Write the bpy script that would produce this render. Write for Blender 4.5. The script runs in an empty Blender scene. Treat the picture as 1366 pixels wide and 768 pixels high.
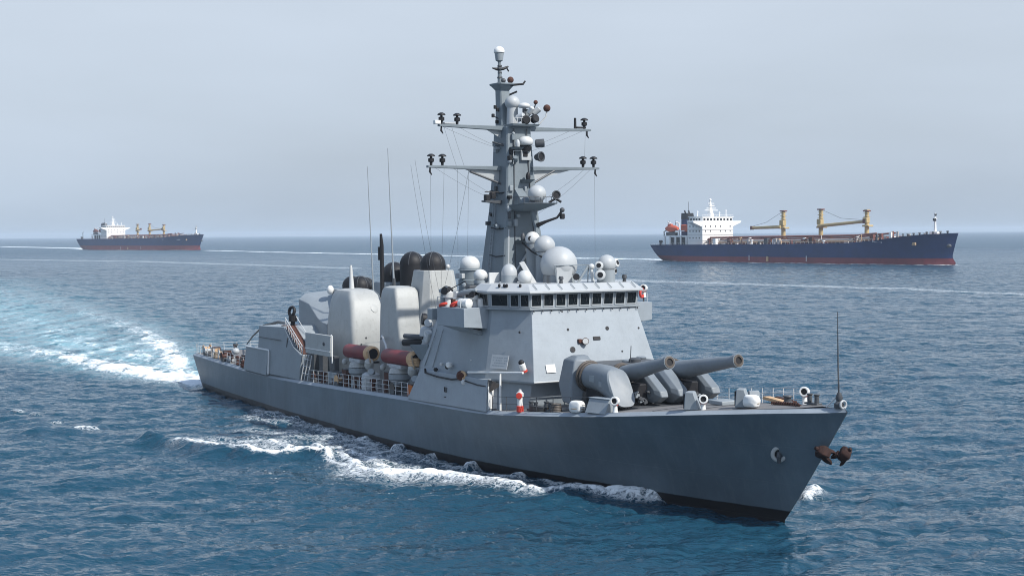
import bpy, math, random
import numpy as np
from mathutils import Vector, Matrix

# ------------------------------------------------------------------ camera
S = bpy.context.scene
COL = S.collection
R = math.radians
cam_d = bpy.data.cameras.new('camera')
cam = bpy.data.objects.new('camera', cam_d)
COL.objects.link(cam)
cam_d.sensor_width = 36.0
cam_d.lens = 36.0 * 2000.0 / 1366.0
cam_d.clip_start = 0.5
cam_d.clip_end = 60000.0
pitch = math.atan(73.3 / 2000.0)
cam.matrix_world = (Matrix.Translation((0, 0, 18)) @ Matrix.Rotation(math.pi / 2 - pitch, 4, 'X')
                    @ Matrix.Rotation(-0.0068, 4, 'Z'))
S.camera = cam

# ------------------------------------------------------------------ sky
SUN_EL = R(46)
SUN_AZ = math.atan2(0.80, -0.60)          # clockwise from +Y
W = bpy.data.worlds.new('World')
S.world = W
W.use_nodes = True
nt = W.node_tree
nt.nodes.clear()
out = nt.nodes.new('ShaderNodeOutputWorld')
bg = nt.nodes.new('ShaderNodeBackground')
sky = nt.nodes.new('ShaderNodeTexSky')
sky.sky_type = 'NISHITA'
sky.sun_disc = False
sky.sun_elevation = SUN_EL
sky.sun_rotation = SUN_AZ
sky.altitude = 0
sky.air_density = 1.0
sky.dust_density = 4.0
sky.ozone_density = 2.0
hsv = nt.nodes.new('ShaderNodeHueSaturation')
hsv.inputs['Saturation'].default_value = 0.62
tint = nt.nodes.new('ShaderNodeMix')
tint.data_type = 'RGBA'
tint.blend_type = 'MIX'
tint.inputs[0].default_value = 0.5
tint.inputs[7].default_value = (5.0, 5.9, 7.3, 1)
# thin veil of high haze: dense low down, thinner overhead
tc = nt.nodes.new('ShaderNodeTexCoord')
sep = nt.nodes.new('ShaderNodeSeparateXYZ')
nt.links.new(tc.outputs['Generated'], sep.inputs[0])
veil = nt.nodes.new('ShaderNodeValToRGB')
veil.color_ramp.elements[0].position = 0.0
veil.color_ramp.elements[0].color = (0.53, 0.64, 0.78, 1)
veil.color_ramp.elements[1].position = 1.0
veil.color_ramp.elements[1].color = (0.26, 0.42, 0.74, 1)
for pos, c in ((0.06, (0.57, 0.665, 0.79, 1)), (0.2, (0.64, 0.72, 0.83, 1)), (0.3, (0.48, 0.62, 0.84, 1)), (0.5, (0.42, 0.585, 0.85, 1))):
    el = veil.color_ramp.elements.new(pos); el.color = c
nt.links.new(sep.outputs[2], veil.inputs[0])
vsc = nt.nodes.new('ShaderNodeVectorMath'); vsc.operation = 'SCALE'; vsc.inputs['Scale'].default_value = 9.0
nt.links.new(veil.outputs[0], vsc.inputs[0])
nt.links.new(vsc.outputs[0], tint.inputs[7])
nt.links.new(sky.outputs[0], hsv.inputs['Color'])
nt.links.new(hsv.outputs[0], tint.inputs[6])
# faint cloud mottling of the veil
mp = nt.nodes.new('ShaderNodeMapping')
mp.inputs['Scale'].default_value = (1.6, 1.6, 7.0)
nz = nt.nodes.new('ShaderNodeTexNoise')
nz.inputs['Scale'].default_value = 1.7
nz.inputs['Detail'].default_value = 4
mr = nt.nodes.new('ShaderNodeMapRange')
mr.inputs[1].default_value = 0.3
mr.inputs[2].default_value = 0.7
mr.inputs[3].default_value = 0.66
mr.inputs[4].default_value = 0.84
nt.links.new(tc.outputs['Generated'], mp.inputs[0])
nt.links.new(mp.outputs[0], nz.inputs['Vector'])
nt.links.new(nz.outputs[0], mr.inputs[0])
nt.links.new(mr.outputs[0], tint.inputs[0])
nt.links.new(tint.outputs[2], bg.inputs[0])
bg.inputs[1].default_value = 0.10
nt.links.new(bg.outputs[0], out.inputs[0])

# ------------------------------------------------------------------ sun
sd = bpy.data.lights.new('sun', 'SUN')
sd.energy = 4.2
sd.angle = R(0.9)
sd.color = (1.0, 0.965, 0.91)
so = bpy.data.objects.new('sun', sd)
COL.objects.link(so)
sdir = Vector((math.sin(SUN_AZ) * math.cos(SUN_EL), math.cos(SUN_AZ) * math.cos(SUN_EL), math.sin(SUN_EL)))
so.rotation_euler = sdir.to_track_quat('Z', 'Y').to_euler()
so.location = sdir * 200

vs = S.view_settings
vs.view_transform = 'Standard'
vs.look = 'None'
vs.gamma = 1.0
vs.use_curve_mapping = False
vs.exposure = 0.3
S.cycles.use_denoising = True
S.cycles.filter_width = 1.0
S.cycles.max_bounces = 8
S.cycles.volume_bounces = 1
S.cycles.sample_clamp_direct = 6.0
S.cycles.use_adaptive_sampling = True
S.cycles.adaptive_threshold = 0.01

rng = random.Random(7)
nrg = np.random.default_rng(11)

# ------------------------------------------------------------------ materials
def newmat(name):
    m = bpy.data.materials.new(name)
    m.use_nodes = True
    t = m.node_tree
    b = t.nodes['Principled BSDF']
    return m, t, b

def N(t, kind, **kw):
    n = t.nodes.new('ShaderNode' + kind)
    for k, v in kw.items():
        if isinstance(k, str) and k.startswith('_'):
            setattr(n, k[1:], v)
        else:
            n.inputs[k].default_value = v
    return n

def paint(name, col, rough=0.55, vary=0.12, streak=0.0, grime=0.0, scale=1.0, spec=0.4, bump=0.0, streakcol=(0.16, 0.08, 0.045), panels=0.0, metallic=0.0):
    """weathered paint: broad tone variation, vertical run marks and grime in the thing's own surface"""
    m, t, b = newmat(name)
    L = t.links.new
    tc = N(t, 'TexCoord')
    n1 = N(t, 'TexNoise', Scale=0.55 * scale, Detail=7.0, Roughness=0.6)
    L(tc.outputs['Object'], n1.inputs['Vector'])
    r1 = N(t, 'MapRange')
    r1.inputs[1].default_value = 0.3; r1.inputs[2].default_value = 0.7
    r1.inputs[3].default_value = 1 - vary; r1.inputs[4].default_value = 1 + vary
    L(n1.outputs[0], r1.inputs[0])
    mul = N(t, 'VectorMath', _operation='SCALE')
    mul.inputs[0].default_value = col
    L(r1.outputs[0], mul.inputs['Scale'])
    cur = mul.outputs[0]
    if streak > 0:
        mpn = N(t, 'Mapping')
        mpn.inputs['Scale'].default_value = (1.7 * scale, 1.7 * scale, 0.09 * scale)
        L(tc.outputs['Object'], mpn.inputs[0])
        n2 = N(t, 'TexNoise', Scale=1.6, Detail=6.0, Roughness=0.65)
        L(mpn.outputs[0], n2.inputs['Vector'])
        r2 = N(t, 'MapRange')
        r2.inputs[1].default_value = 0.56; r2.inputs[2].default_value = 0.78
        r2.inputs[3].default_value = 0.0; r2.inputs[4].default_value = streak
        L(n2.outputs[0], r2.inputs[0])
        mx = N(t, 'Mix', _data_type='RGBA')
        L(r2.outputs[0], mx.inputs[0]); L(cur, mx.inputs[6])
        mx.inputs[7].default_value = (*streakcol, 1)
        cur = mx.outputs[2]
    if grime > 0:
        n3 = N(t, 'TexNoise', Scale=3.1 * scale, Detail=8.0, Roughness=0.7)
        L(tc.outputs['Object'], n3.inputs['Vector'])
        r3 = N(t, 'MapRange')
        r3.inputs[1].default_value = 0.55; r3.inputs[2].default_value = 0.72
        r3.inputs[3].default_value = 0.0; r3.inputs[4].default_value = grime
        L(n3.outputs[0], r3.inputs[0])
        mx = N(t, 'Mix', _data_type='RGBA')
        L(r3.outputs[0], mx.inputs[0]); L(cur, mx.inputs[6])
        mx.inputs[7].default_value = (col[0] * 0.35, col[1] * 0.33, col[2] * 0.3, 1)
        cur = mx.outputs[2]
    L(cur, b.inputs['Base Color'])
    rr = N(t, 'MapRange')
    rr.inputs[3].default_value = rough - 0.1; rr.inputs[4].default_value = rough + 0.12
    L(n1.outputs[0], rr.inputs[0])
    L(rr.outputs[0], b.inputs['Roughness'])
    b.inputs['Specular IOR Level'].default_value = spec
    b.inputs['Metallic'].default_value = metallic
    if bump > 0:
        n4 = N(t, 'TexNoise', Scale=0.9 * scale, Detail=2.0)
        L(tc.outputs['Object'], n4.inputs['Vector'])
        hgt = n4.outputs[0]
        if panels > 0:
            br = N(t, 'TexBrick', Scale=1.0)
            br.inputs['Mortar Size'].default_value = 0.012
            br.inputs['Brick Width'].default_value = panels * 2.2
            br.inputs['Row Height'].default_value = panels
            br.inputs['Color1'].default_value = (1, 1, 1, 1); br.inputs['Color2'].default_value = (1, 1, 1, 1)
            br.inputs['Mortar'].default_value = (0.55, 0.55, 0.55, 1)
            sw = N(t, 'SeparateXYZ'); cb = N(t, 'CombineXYZ'); ad = N(t, 'Math', _operation='ADD')
            L(tc.outputs['Object'], sw.inputs[0])
            L(sw.outputs[0], ad.inputs[0]); L(sw.outputs[1], ad.inputs[1])
            L(ad.outputs[0], cb.inputs[0]); L(sw.outputs[2], cb.inputs[1])
            L(cb.outputs[0], br.inputs['Vector'])
            am = N(t, 'Math', _operation='ADD')
            L(br.outputs['Color'], am.inputs[0]); L(hgt, am.inputs[1])
            hgt = am.outputs[0]
        bp = N(t, 'Bump', Strength=bump, Distance=0.06)
        L(hgt, bp.inputs['Height'])
        L(bp.outputs[0], b.inputs['Normal'])
    return m

M = {}
M['grey'] = paint('superstructure_grey', (0.27, 0.305, 0.335), 0.5, 0.09, 0.22, 0.15, streakcol=(0.15, 0.16, 0.165), bump=0.25, panels=1.25)
M['mast'] = paint('mast_grey', (0.155, 0.185, 0.205), 0.55, 0.1, 0.3, 0.25, streakcol=(0.12, 0.125, 0.13), bump=0.2, panels=1.5)
M['lightgrey'] = paint('housing_light_grey', (0.37, 0.38, 0.37), 0.5, 0.1, 0.3, 0.3, streakcol=(0.22, 0.2, 0.17), bump=0.15)
M['midgrey'] = paint('equipment_grey', (0.25, 0.28, 0.30), 0.5, 0.1, 0.2, 0.25, streakcol=(0.14, 0.13, 0.12), bump=0.1)
M['gungrey'] = paint('gun_grey', (0.165, 0.19, 0.212), 0.45, 0.1, 0.25, 0.3, streakcol=(0.12, 0.12, 0.12), bump=0.15)
M['darkgrey'] = paint('dark_steel', (0.06, 0.065, 0.072), 0.5, 0.25, 0, 0.3)
M['black'] = paint('soot_and_shade_black', (0.014, 0.014, 0.016), 0.55, 0.3, 0, 0.2, spec=0.3)  # also coloured in for the shade inside slots, bores and mouths
M['radome'] = paint('radome_white', (0.53, 0.54, 0.535), 0.45, 0.06, 0.12, 0.12, streakcol=(0.36, 0.35, 0.32))
M['radomegrey'] = paint('radome_grey', (0.39, 0.41, 0.42), 0.45, 0.06, 0.15, 0.12, streakcol=(0.3, 0.3, 0.29))
M['anchorrust'] = paint('anchor_rust', (0.030, 0.012, 0.009), 0.85, 0.4, 0, 0.3, scale=3)
M['white'] = paint('white_paint', (0.70, 0.70, 0.68), 0.5, 0.05, 0.1, 0.12, streakcol=(0.5, 0.4, 0.3))
M['railwhite'] = paint('rail_paint', (0.52, 0.53, 0.53), 0.5, 0.1, 0.2, 0.3)
M['rust'] = paint('rust_brown', (0.07, 0.028, 0.019), 0.8, 0.4, 0, 0.4, scale=3)
M['tan'] = paint('tan_canvas', (0.52, 0.34, 0.19), 0.75, 0.2, 0.2, 0.3, scale=3)
M['redtube'] = paint('oxide_red', (0.17, 0.028, 0.03), 0.5, 0.15, 0.25, 0.3, streakcol=(0.07, 0.02, 0.02))
M['red'] = paint('signal_red', (0.5, 0.045, 0.03), 0.5, 0.15, 0.0, 0.2)
M['ring'] = paint('collar_bronze', (0.075, 0.062, 0.052), 0.55, 0.3, 0.0, 0.4, scale=4)
M['deck'] = paint('deck_grey', (0.155, 0.15, 0.148), 0.8, 0.14, 0.0, 0.4, scale=0.8, bump=0.1)
M['rope'] = paint('rope', (0.33, 0.25, 0.17), 0.9, 0.3, 0, 0.3, scale=4)
M['orange'] = paint('orange_canvas', (0.5, 0.14, 0.03), 0.7, 0.2, 0, 0.3, scale=3)

m, t, b = newmat('window_glass')
b.inputs['Base Color'].default_value = (0.006, 0.009, 0.011, 1)
b.inputs['Roughness'].default_value = 0.06
b.inputs['Specular IOR Level'].default_value = 0.35
M['glass'] = m

def hull_paint(name, col, boot, zsplit, zfade=0.03, rough=0.42, streak=0.25, tone=None, panel=2.4):
    """hull side: one colour above the water stripe, another below, with plate dents and run marks"""
    m, t, b = newmat(name)
    L = t.links.new
    tc = N(t, 'TexCoord')
    sp = N(t, 'SeparateXYZ')
    L(tc.outputs['Object'], sp.inputs[0])
    n1 = N(t, 'TexNoise', Scale=0.22, Detail=8.0, Roughness=0.62)
    L(tc.outputs['Object'], n1.inputs['Vector'])
    r1 = N(t, 'MapRange')
    r1.inputs[1].default_value = 0.3; r1.inputs[2].default_value = 0.7
    r1.inputs[3].default_value = 0.80; r1.inputs[4].default_value = 1.2
    L(n1.outputs[0], r1.inputs[0])
    mul = N(t, 'VectorMath', _operation='SCALE')
    mul.inputs[0].default_value = col
    L(r1.outputs[0], mul.inputs['Scale'])
    mpn = N(t, 'Mapping')
    mpn.inputs['Scale'].default_value = (1.2, 1.2, 0.1)
    L(tc.outputs['Object'], mpn.inputs[0])
    n2 = N(t, 'TexNoise', Scale=1.5, Detail=7.0, Roughness=0.68)
    L(mpn.outputs[0], n2.inputs['Vector'])
    r2 = N(t, 'MapRange')
    r2.inputs[1].default_value = 0.5; r2.inputs[2].default_value = 0.8
    r2.inputs[4].default_value = streak
    L(n2.outputs[0], r2.inputs[0])
    mx = N(t, 'Mix', _data_type='RGBA')
    L(r2.outputs[0], mx.inputs[0]); L(mul.outputs[0], mx.inputs[6])
    sc = tone or (col[0] * 1.5, col[1] * 1.5, col[2] * 1.45)
    mx.inputs[7].default_value = (*sc, 1)
    # boot topping
    n3 = N(t, 'TexNoise', Scale=0.8, Detail=5.0)
    L(tc.outputs['Object'], n3.inputs['Vector'])
    zz = N(t, 'Math', _operation='MULTIPLY_ADD')
    zz.inputs[1].default_value = 0.12; 
    L(n3.outputs[0], zz.inputs[0]); L(sp.outputs[2], zz.inputs[2])
    rz = N(t, 'MapRange')
    rz.inputs[1].default_value = zsplit + 0.06 - zfade; rz.inputs[2].default_value = zsplit + 0.06 + zfade
    rz.inputs[3].default_value = 1; rz.inputs[4].default_value = 0
    L(zz.outputs[0], rz.inputs[0])
    mb = N(t, 'VectorMath', _operation='SCALE')
    mb.inputs[0].default_value = boot
    L(r1.outputs[0], mb.inputs['Scale'])
    m2 = N(t, 'Mix', _data_type='RGBA')
    L(rz.outputs[0], m2.inputs[0]); L(mx.outputs[2], m2.inputs[6]); L(mb.outputs[0], m2.inputs[7])
    L(m2.outputs[2], b.inputs['Base Color'])
    b.inputs['Roughness'].default_value = rough
    b.inputs['Specular IOR Level'].default_value = 0.4
    # plating: weld seams and shallow dishing
    br = N(t, 'TexBrick', Scale=1.0)
    br.inputs['Mortar Size'].default_value = 0.012
    br.inputs['Brick Width'].default_value = panel * 3
    br.inputs['Row Height'].default_value = panel
    br.inputs['Color1'].default_value = (1, 1, 1, 1); br.inputs['Color2'].default_value = (1, 1, 1, 1)
    br.inputs['Mortar'].default_value = (0.6, 0.6, 0.6, 1)
    cb = N(t, 'CombineXYZ')
    L(sp.outputs[0], cb.inputs[0]); L(sp.outputs[2], cb.inputs[1])
    L(cb.outputs[0], br.inputs['Vector'])
    n4 = N(t, 'TexNoise', Scale=0.7, Detail=2.0)
    L(tc.outputs['Object'], n4.inputs['Vector'])
    am = N(t, 'Math', _operation='ADD')
    L(br.outputs['Color'], am.inputs[0]); L(n4.outputs[0], am.inputs[1])
    bp = N(t, 'Bump', Strength=0.5, Distance=0.06)
    L(am.outputs[0], bp.inputs['Height'])
    L(bp.outputs[0], b.inputs['Normal'])
    return m

M['hull'] = hull_paint('warship_hull', (0.100, 0.133, 0.158), (0.012, 0.011, 0.012), 0.62, streak=0.42, tone=(0.17, 0.20, 0.215))
M['cargohull'] = hull_paint('cargo_hull', (0.003, 0.024, 0.105), (0.17, 0.026, 0.034), 3.3, 0.15, 0.5, 0.22, tone=(0.012, 0.045, 0.14), panel=4)
M['cargohull2'] = hull_paint('cargo_hull_far', (0.005, 0.026, 0.11), (0.20, 0.035, 0.04), 5.6, 0.15, 0.5, 0.22, tone=(0.03, 0.05, 0.11), panel=4)
M['cargowhite'] = paint('cargo_white', (0.80, 0.80, 0.78), 0.5, 0.05, 0.2, 0.1, scale=0.25, streakcol=(0.5, 0.38, 0.26))
M['cargored'] = paint('cargo_red_brown', (0.16, 0.055, 0.04), 0.7, 0.3, 0, 0.4, scale=0.5)
M['cranetan'] = paint('crane_yellow', (0.46, 0.35, 0.17), 0.55, 0.15, 0.4, 0.3, scale=0.4, streakcol=(0.22, 0.12, 0.05))
M['cargogrey'] = paint('cargo_pale_grey', (0.40, 0.38, 0.37), 0.6, 0.2, 0.3, 0.3, scale=0.4)
M['boatorange'] = paint('lifeboat_orange', (0.55, 0.10, 0.04), 0.5, 0.15, 0, 0.2, scale=0.5)

# ------------------------------------------------------------------ mesh builder
class MB:
    def __init__(self):
        self.v = []; self.f = []
    def add(self, vs, fs):
        o = len(self.v)
        self.v += [tuple(p) for p in vs]
        self.f += [tuple(i + o for i in f) for f in fs]
        return self
    def hexa(self, p):
        """8 corners: bottom ring of 4, top ring of 4"""
        return self.add(p, [(3, 2, 1, 0), (4, 5, 6, 7), (0, 1, 5, 4), (1, 2, 6, 5), (2, 3, 7, 6), (3, 0, 4, 7)])
    def box(self, c, s, rot=None):
        x, y, z = s[0] / 2, s[1] / 2, s[2] / 2
        p = [Vector(q) for q in ((-x, -y, -z), (x, -y, -z), (x, y, -z), (-x, y, -z), (-x, -y, z), (x, -y, z), (x, y, z), (-x, y, z))]
        if rot is not None:
            p = [rot @ q for q in p]
        return self.hexa([q + Vector(c) for q in p])
    def loft(self, rings, caps=True, closed=True):
        n = len(rings[0]); o = len(self.v)
        for r in rings:
            self.v += [tuple(p) for p in r]
        for i in range(len(rings) - 1):
            for j in range(n if closed else n - 1):
                a = o + i * n + j; b_ = o + i * n + (j + 1) % n
                self.f.append((a, b_, b_ + n, a + n))
        if caps:
            self.f.append(tuple(o + j for j in reversed(range(n))))
            self.f.append(tuple(o + (len(rings) - 1) * n + j for j in range(n)))
        return self
    def tube(self, pts, r, n=8, caps=True):
        pts = [Vector(p) for p in pts]
        rr = r if isinstance(r, (list, tuple)) else [r] * len(pts)
        rings = []
        prev = None
        for i, p in enumerate(pts):
            if i == 0: d = pts[1] - p
            elif i == len(pts) - 1: d = p - pts[i - 1]
            else: d = (pts[i + 1] - p).normalized() + (p - pts[i - 1]).normalized()
            d.normalize()
            if prev is None:
                u = d.orthogonal().normalized()
            else:
                u = (prev - d * prev.dot(d)).normalized()
            prev = u
            w = d.cross(u)
            rings.append([p + (u * math.cos(2 * math.pi * k / n) + w * math.sin(2 * math.pi * k / n)) * rr[i] for k in range(n)])
        return self.loft(rings, caps)
    def lathe(self, prof, c=(0, 0, 0), axis=(0, 0, 1), n=24, caps=True):
        """prof: (radius, height) from bottom to top"""
        q = Vector((0, 0, 1)).rotation_difference(Vector(axis).normalized())
        rings = []
        for r, h in prof:
            r = max(r, 1e-3)
            rings.append([Vector(c) + q @ Vector((r * math.cos(2 * math.pi * k / n), r * math.sin(2 * math.pi * k / n), h)) for k in range(n)])
        return self.loft(rings, caps)
    def dome(self, c, r, stretch=1.0, cut=-0.55, n=24, axis=(0, 0, 1)):
        prof = []
        a0 = math.asin(max(-1, cut))
        for i in range(13):
            a = a0 + (math.pi / 2 - a0) * i / 12
            prof.append((r * math.cos(a), r * math.sin(a) * stretch))
        return self.lathe(prof, c, axis, n)
    def torus(self, c, Rr, r, axis=(0, 0, 1), n=24, k=10):
        q = Vector((0, 0, 1)).rotation_difference(Vector(axis).normalized())
        o = len(self.v)
        for i in range(n):
            a = 2 * math.pi * i / n
            for j in range(k):
                b_ = 2 * math.pi * j / k
                self.v.append(tuple(Vector(c) + q @ Vector(((Rr + r * math.cos(b_)) * math.cos(a), (Rr + r * math.cos(b_)) * math.sin(a), r * math.sin(b_)))))
        for i in range(n):
            for j in range(k):
                self.f.append((o + i * k + j, o + ((i + 1) % n) * k + j, o + ((i + 1) % n) * k + (j + 1) % k, o + i * k + (j + 1) % k))
        return self
    def build(self, name, mat, parent=None, bevel=0.0, sharp=35, subsurf=0, label=None):
        me = bpy.data.meshes.new(name)
        me.from_pydata(self.v, [], self.f)
        import bmesh
        bm = bmesh.new(); bm.from_mesh(me)
        bmesh.ops.recalc_face_normals(bm, faces=bm.faces)
        bm.to_mesh(me); bm.free()
        me.polygons.foreach_set('use_smooth', [True] * len(me.polygons))
        me.set_sharp_from_angle(angle=R(sharp))
        me.materials.append(mat)
        ob = bpy.data.objects.new(name, me)
        COL.objects.link(ob)
        if parent is not None:
            ob.parent = parent
        if label:
            ob['label'] = label
        if bevel > 0:
            md = ob.modifiers.new('edge', 'BEVEL'); md.width = bevel; md.segments = 2; md.limit_method = 'ANGLE'; md.angle_limit = R(30)
            md.harden_normals = False
        if subsurf:
            md = ob.modifiers.new('smooth', 'SUBSURF'); md.levels = subsurf; md.render_levels = subsurf
        return ob

def tag(o, label, cat, group=None, kind=None):
    if label: o['label'] = label
    if cat: o['category'] = cat
    if group: o['group'] = group
    if kind: o['kind'] = kind
    return o

def empty(name, label=None, cat=None, group=None):
    o = bpy.data.objects.new(name, None)
    COL.objects.link(o)
    o.empty_display_size = 0.5
    return tag(o, label, cat, group)

def interp(x, xs, ys):
    return float(np.interp(x, xs, ys))

def smooth_interp(x, xs, ys):
    # cubic Hermite through the knots
    xs = np.array(xs, float); ys = np.array(ys, float)
    m = np.gradient(ys, xs)
    i = int(np.clip(np.searchsorted(xs, x) - 1, 0, len(xs) - 2))
    h = xs[i + 1] - xs[i]; q = min(max((x - xs[i]) / h, 0), 1)
    return float((2*q**3-3*q**2+1)*ys[i] + (q**3-2*q**2+q)*h*m[i] + (-2*q**3+3*q**2)*ys[i+1] + (q**3-q**2)*h*m[i+1])

# ------------------------------------------------------------------ sea
FW = Vector((0.49402, -0.86945, 0))       # warship heading
X0 = Vector((16.94, 93.03, 0))            # foot of its stem on the water
SHIP_ANG = math.atan2(FW.y, FW.x)
# right cargo ship: stern and bow feet, and left one
RS, RB = Vector((90, 959, 0)), Vector((228, 778, 0))
LS, LB = Vector((-559, 1960, 0)), Vector((-375, 1800, 0))

def ocean_tile(n, L, lmin, lmax, wind_dir, rms, seed):
    g = np.random.default_rng(seed)
    k1 = np.fft.fftfreq(n, L / n) * 2 * np.pi
    kx, ky = np.meshgrid(k1, k1)
    k = np.hypot(kx, ky); k[0, 0] = 1
    lam = 2 * np.pi / k
    cosf = (kx * wind_dir[0] + ky * wind_dir[1]) / k
    P = k ** -3.6 * (0.12 + np.abs(cosf) ** 2.5)
    P *= 1 / (1 + np.exp(-(lam - lmin) / (0.12 * lmin))) * 1 / (1 + np.exp((lam - lmax) / (0.12 * lmax)))
    P[0, 0] = 0
    h = (g.standard_normal((n, n)) + 1j * g.standard_normal((n, n))) * np.sqrt(P)
    z = np.fft.ifft2(h).real
    dx = np.fft.ifft2(-1j * kx / k * h).real
    dy = np.fft.ifft2(-1j * ky / k * h).real
    s = rms / z.std()
    return z * s, dx * s, dy * s

def sample(tile, L, x, y):
    n = tile.shape[0]
    u = (x / L * n) % n; v = (y / L * n) % n
    i = np.floor(u).astype(np.int64); j = np.floor(v).astype(np.int64)
    fu = u - i; fv = v - j
    i0 = i % n; j0 = j % n; i1 = (i + 1) % n; j1 = (j + 1) % n
    return (tile[j0, i0] * (1 - fu) * (1 - fv) + tile[j0, i1] * fu * (1 - fv) + tile[j1, i0] * (1 - fu) * fv + tile[j1, i1] * fu * fv)

def polar_grid():
    th = np.concatenate([np.linspace(-68, -22, 70, endpoint=False), np.linspace(-22, 22, 620), np.linspace(22, 68, 71)[1:]])
    th = np.radians(th)
    r = [20.0]
    while r[-1] < 14000:
        x = r[-1]
        if x < 66: d = x * 0.02
        elif x < 260: d = 0.13 + (x - 66) * 0.0012
        elif x < 900: d = x * 0.0021
        elif x < 2600: d = x * 0.0045
        else: d = x * 0.02
        r.append(x + d)
    r = np.array(r)
    return r, th

r_, th_ = polar_grid()
RR, TT = np.meshgrid(r_, th_, indexing='ij')
SX = (RR * np.sin(TT)).ravel(); SY = (RR * np.cos(TT)).ravel(); SR = RR.ravel()
SZ = np.zeros_like(SX); DX = np.zeros_like(SX); DY = np.zeros_like(SX)
wd = (0.55, -0.83)
for (n, L, lmin, lmax, rms, seed, near, far, rot) in (
        (256, 331.0, 9.0, 60.0, 0.085, 3, 1500, 3200, 0.0),
        (512, 127.0, 2.4, 9.0, 0.105, 5, 420, 1300, 0.35),
        (512, 37.0, 0.5, 2.4, 0.043, 8, 130, 380, -0.3)):
    c, s = math.cos(rot), math.sin(rot)
    z, dx, dy = ocean_tile(n, L, lmin, lmax, (wd[0] * c + wd[1] * s, -wd[0] * s + wd[1] * c), rms, seed)
    msk = SR < far
    x, y = SX[msk], SY[msk]
    u, v = x * c + y * s, -x * s + y * c
    w = np.clip((far - SR[msk]) / (far - near), 0, 1)
    SZ[msk] += sample(z, L, u, v) * w
    a, b_ = sample(dx, L, u, v), sample(dy, L, u, v)
    DX[msk] += (a * c - b_ * s) * w * 0.9
    DY[msk] += (a * s + b_ * c) * w * 0.9

FOAM = np.zeros_like(SX); AER = np.zeros_like(SX); LIFT = np.zeros_like(SX); CALM = np.zeros_like(SX)

def line_field(pts, width, power=2.0):
    """distance falloff to a polyline; width may change from point to point"""
    pts = np.array(pts, float); wv = np.array(width if isinstance(width, (list, tuple)) else [width] * len(pts), float)
    pad = wv.max() * 2.6
    msk = (SX > pts[:, 0].min() - pad) & (SX < pts[:, 0].max() + pad) & (SY > pts[:, 1].min() - pad) & (SY < pts[:, 1].max() + pad)
    idx = np.nonzero(msk)[0]
    best = np.zeros(len(idx))
    px, py = SX[idx], SY[idx]
    for i in range(len(pts) - 1):
        a, b_ = pts[i], pts[i + 1]
        d = b_ - a; LL = max((d ** 2).sum(), 1e-6)
        q = np.clip(((px - a[0]) * d[0] + (py - a[1]) * d[1]) / LL, 0, 1)
        dist = np.hypot(px - a[0] - q * d[0], py - a[1] - q * d[1])
        ww = wv[i] + (wv[i + 1] - wv[i]) * q
        best = np.maximum(best, np.exp(-(dist / ww) ** power))
    return idx, best

def foam_line(pts, width, amt, lift=0.0, power=2.0):
    """amt may change from point to point"""
    if isinstance(amt, (list, tuple)):
        P = np.array(pts, float)
        for k in range(len(P) - 1):
            sub = [tuple(P[k] + (P[k + 1] - P[k]) * q) for q in np.linspace(0, 1, 7)]
            wv = width if isinstance(width, (list, tuple)) else [width] * len(P)
            for q in range(6):
                f0, f1 = q / 6, (q + 1) / 6
                i, f = line_field(sub[q:q + 2], [wv[k] + (wv[k + 1] - wv[k]) * f0, wv[k] + (wv[k + 1] - wv[k]) * f1], power)
                am_ = amt[k] + (amt[k + 1] - amt[k]) * (f0 + f1) / 2
                FOAM[i] = np.maximum(FOAM[i], f * am_)
                if lift: LIFT[i] = np.maximum(LIFT[i], f * lift)
        return
    i, f = line_field(pts, width, power)
    FOAM[i] = np.maximum(FOAM[i], f * amt)
    if lift:
        LIFT[i] = np.maximum(LIFT[i], f * lift)

def aer_line(pts, width, amt, power=2.0):
    i, f = line_field(pts, width, power)
    AER[i] = np.maximum(AER[i], f * amt)

# bow wave crest running back along the starboard side, and its streaks
CREST = [(12.0, 99.2), (10.4, 101.0), (8.4, 101.6), (6.9, 102.3), (4.4, 103.3), (1.8, 103.4), (-0.3, 105.6), (-2.4, 107.3), (-4.7, 109.7), (-7.0, 111.1), (-9.2, 111.4), (-11.0, 112.9), (-12.4, 116.4), (-14.7, 122.1), (-16.6, 124.7)]
foam_line(CREST, [0.45, 0.75, 0.9, 0.85, 0.65, 0.5, 0.8, 0.85, 0.95, 1.2, 1.4, 1.3, 0.8, 0.6, 0.5], [1.2, 1.45, 1.5, 1.35, 1.1, 1.0, 1.2, 1.25, 1.2, 1.25, 1.25, 1.1, .95, .9, .8], 0.45)
foam_line([(9.5, 100.6), (8.0, 101.0), (6.5, 101.8)], [0.7, 1.0, 0.8], 1.5, 0.85)
foam_line(CREST[5:13], [0.8, 1.3, 1.6, 1.9, 2.4, 2.7, 2.6, 1.8], [.55, .62, .66, .7, .74, .74, .7, .6], 0.0)
foam_line([(-8.8, 112.9), (-11.0, 118.3), (-12.9, 122.8), (-14.8, 125.5), (-16.3, 124.7)], [0.9, 0.8, 0.7, 0.6, 0.5], [1.0, .9, .9, .85, .8], 0.15)
foam_line([(-11.5, 112.0), (-13.1, 115.7), (-14.5, 118.1), (-15.4, 121.3)], 0.4, 0.95, 0.1)
foam_line([(-16.7, 122.2), (-17.8, 124.8), (-19.2, 127.5), (-21.0, 129.0)], [0.6, 0.8, 0.7, 0.4], 1.05, 0.2)
ST4 = [(-14.9, 119.5), (-16.7, 120.6), (-18.1, 119.9), (-19.4, 119.1), (-21.4, 120.2), (-24.1, 121.5), (-26.4, 123.7), (-28.2, 126.1)]
foam_line(ST4, [.35, .35, .32, .35, .38, .38, .34, .25], 1.35, 0.0)
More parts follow.
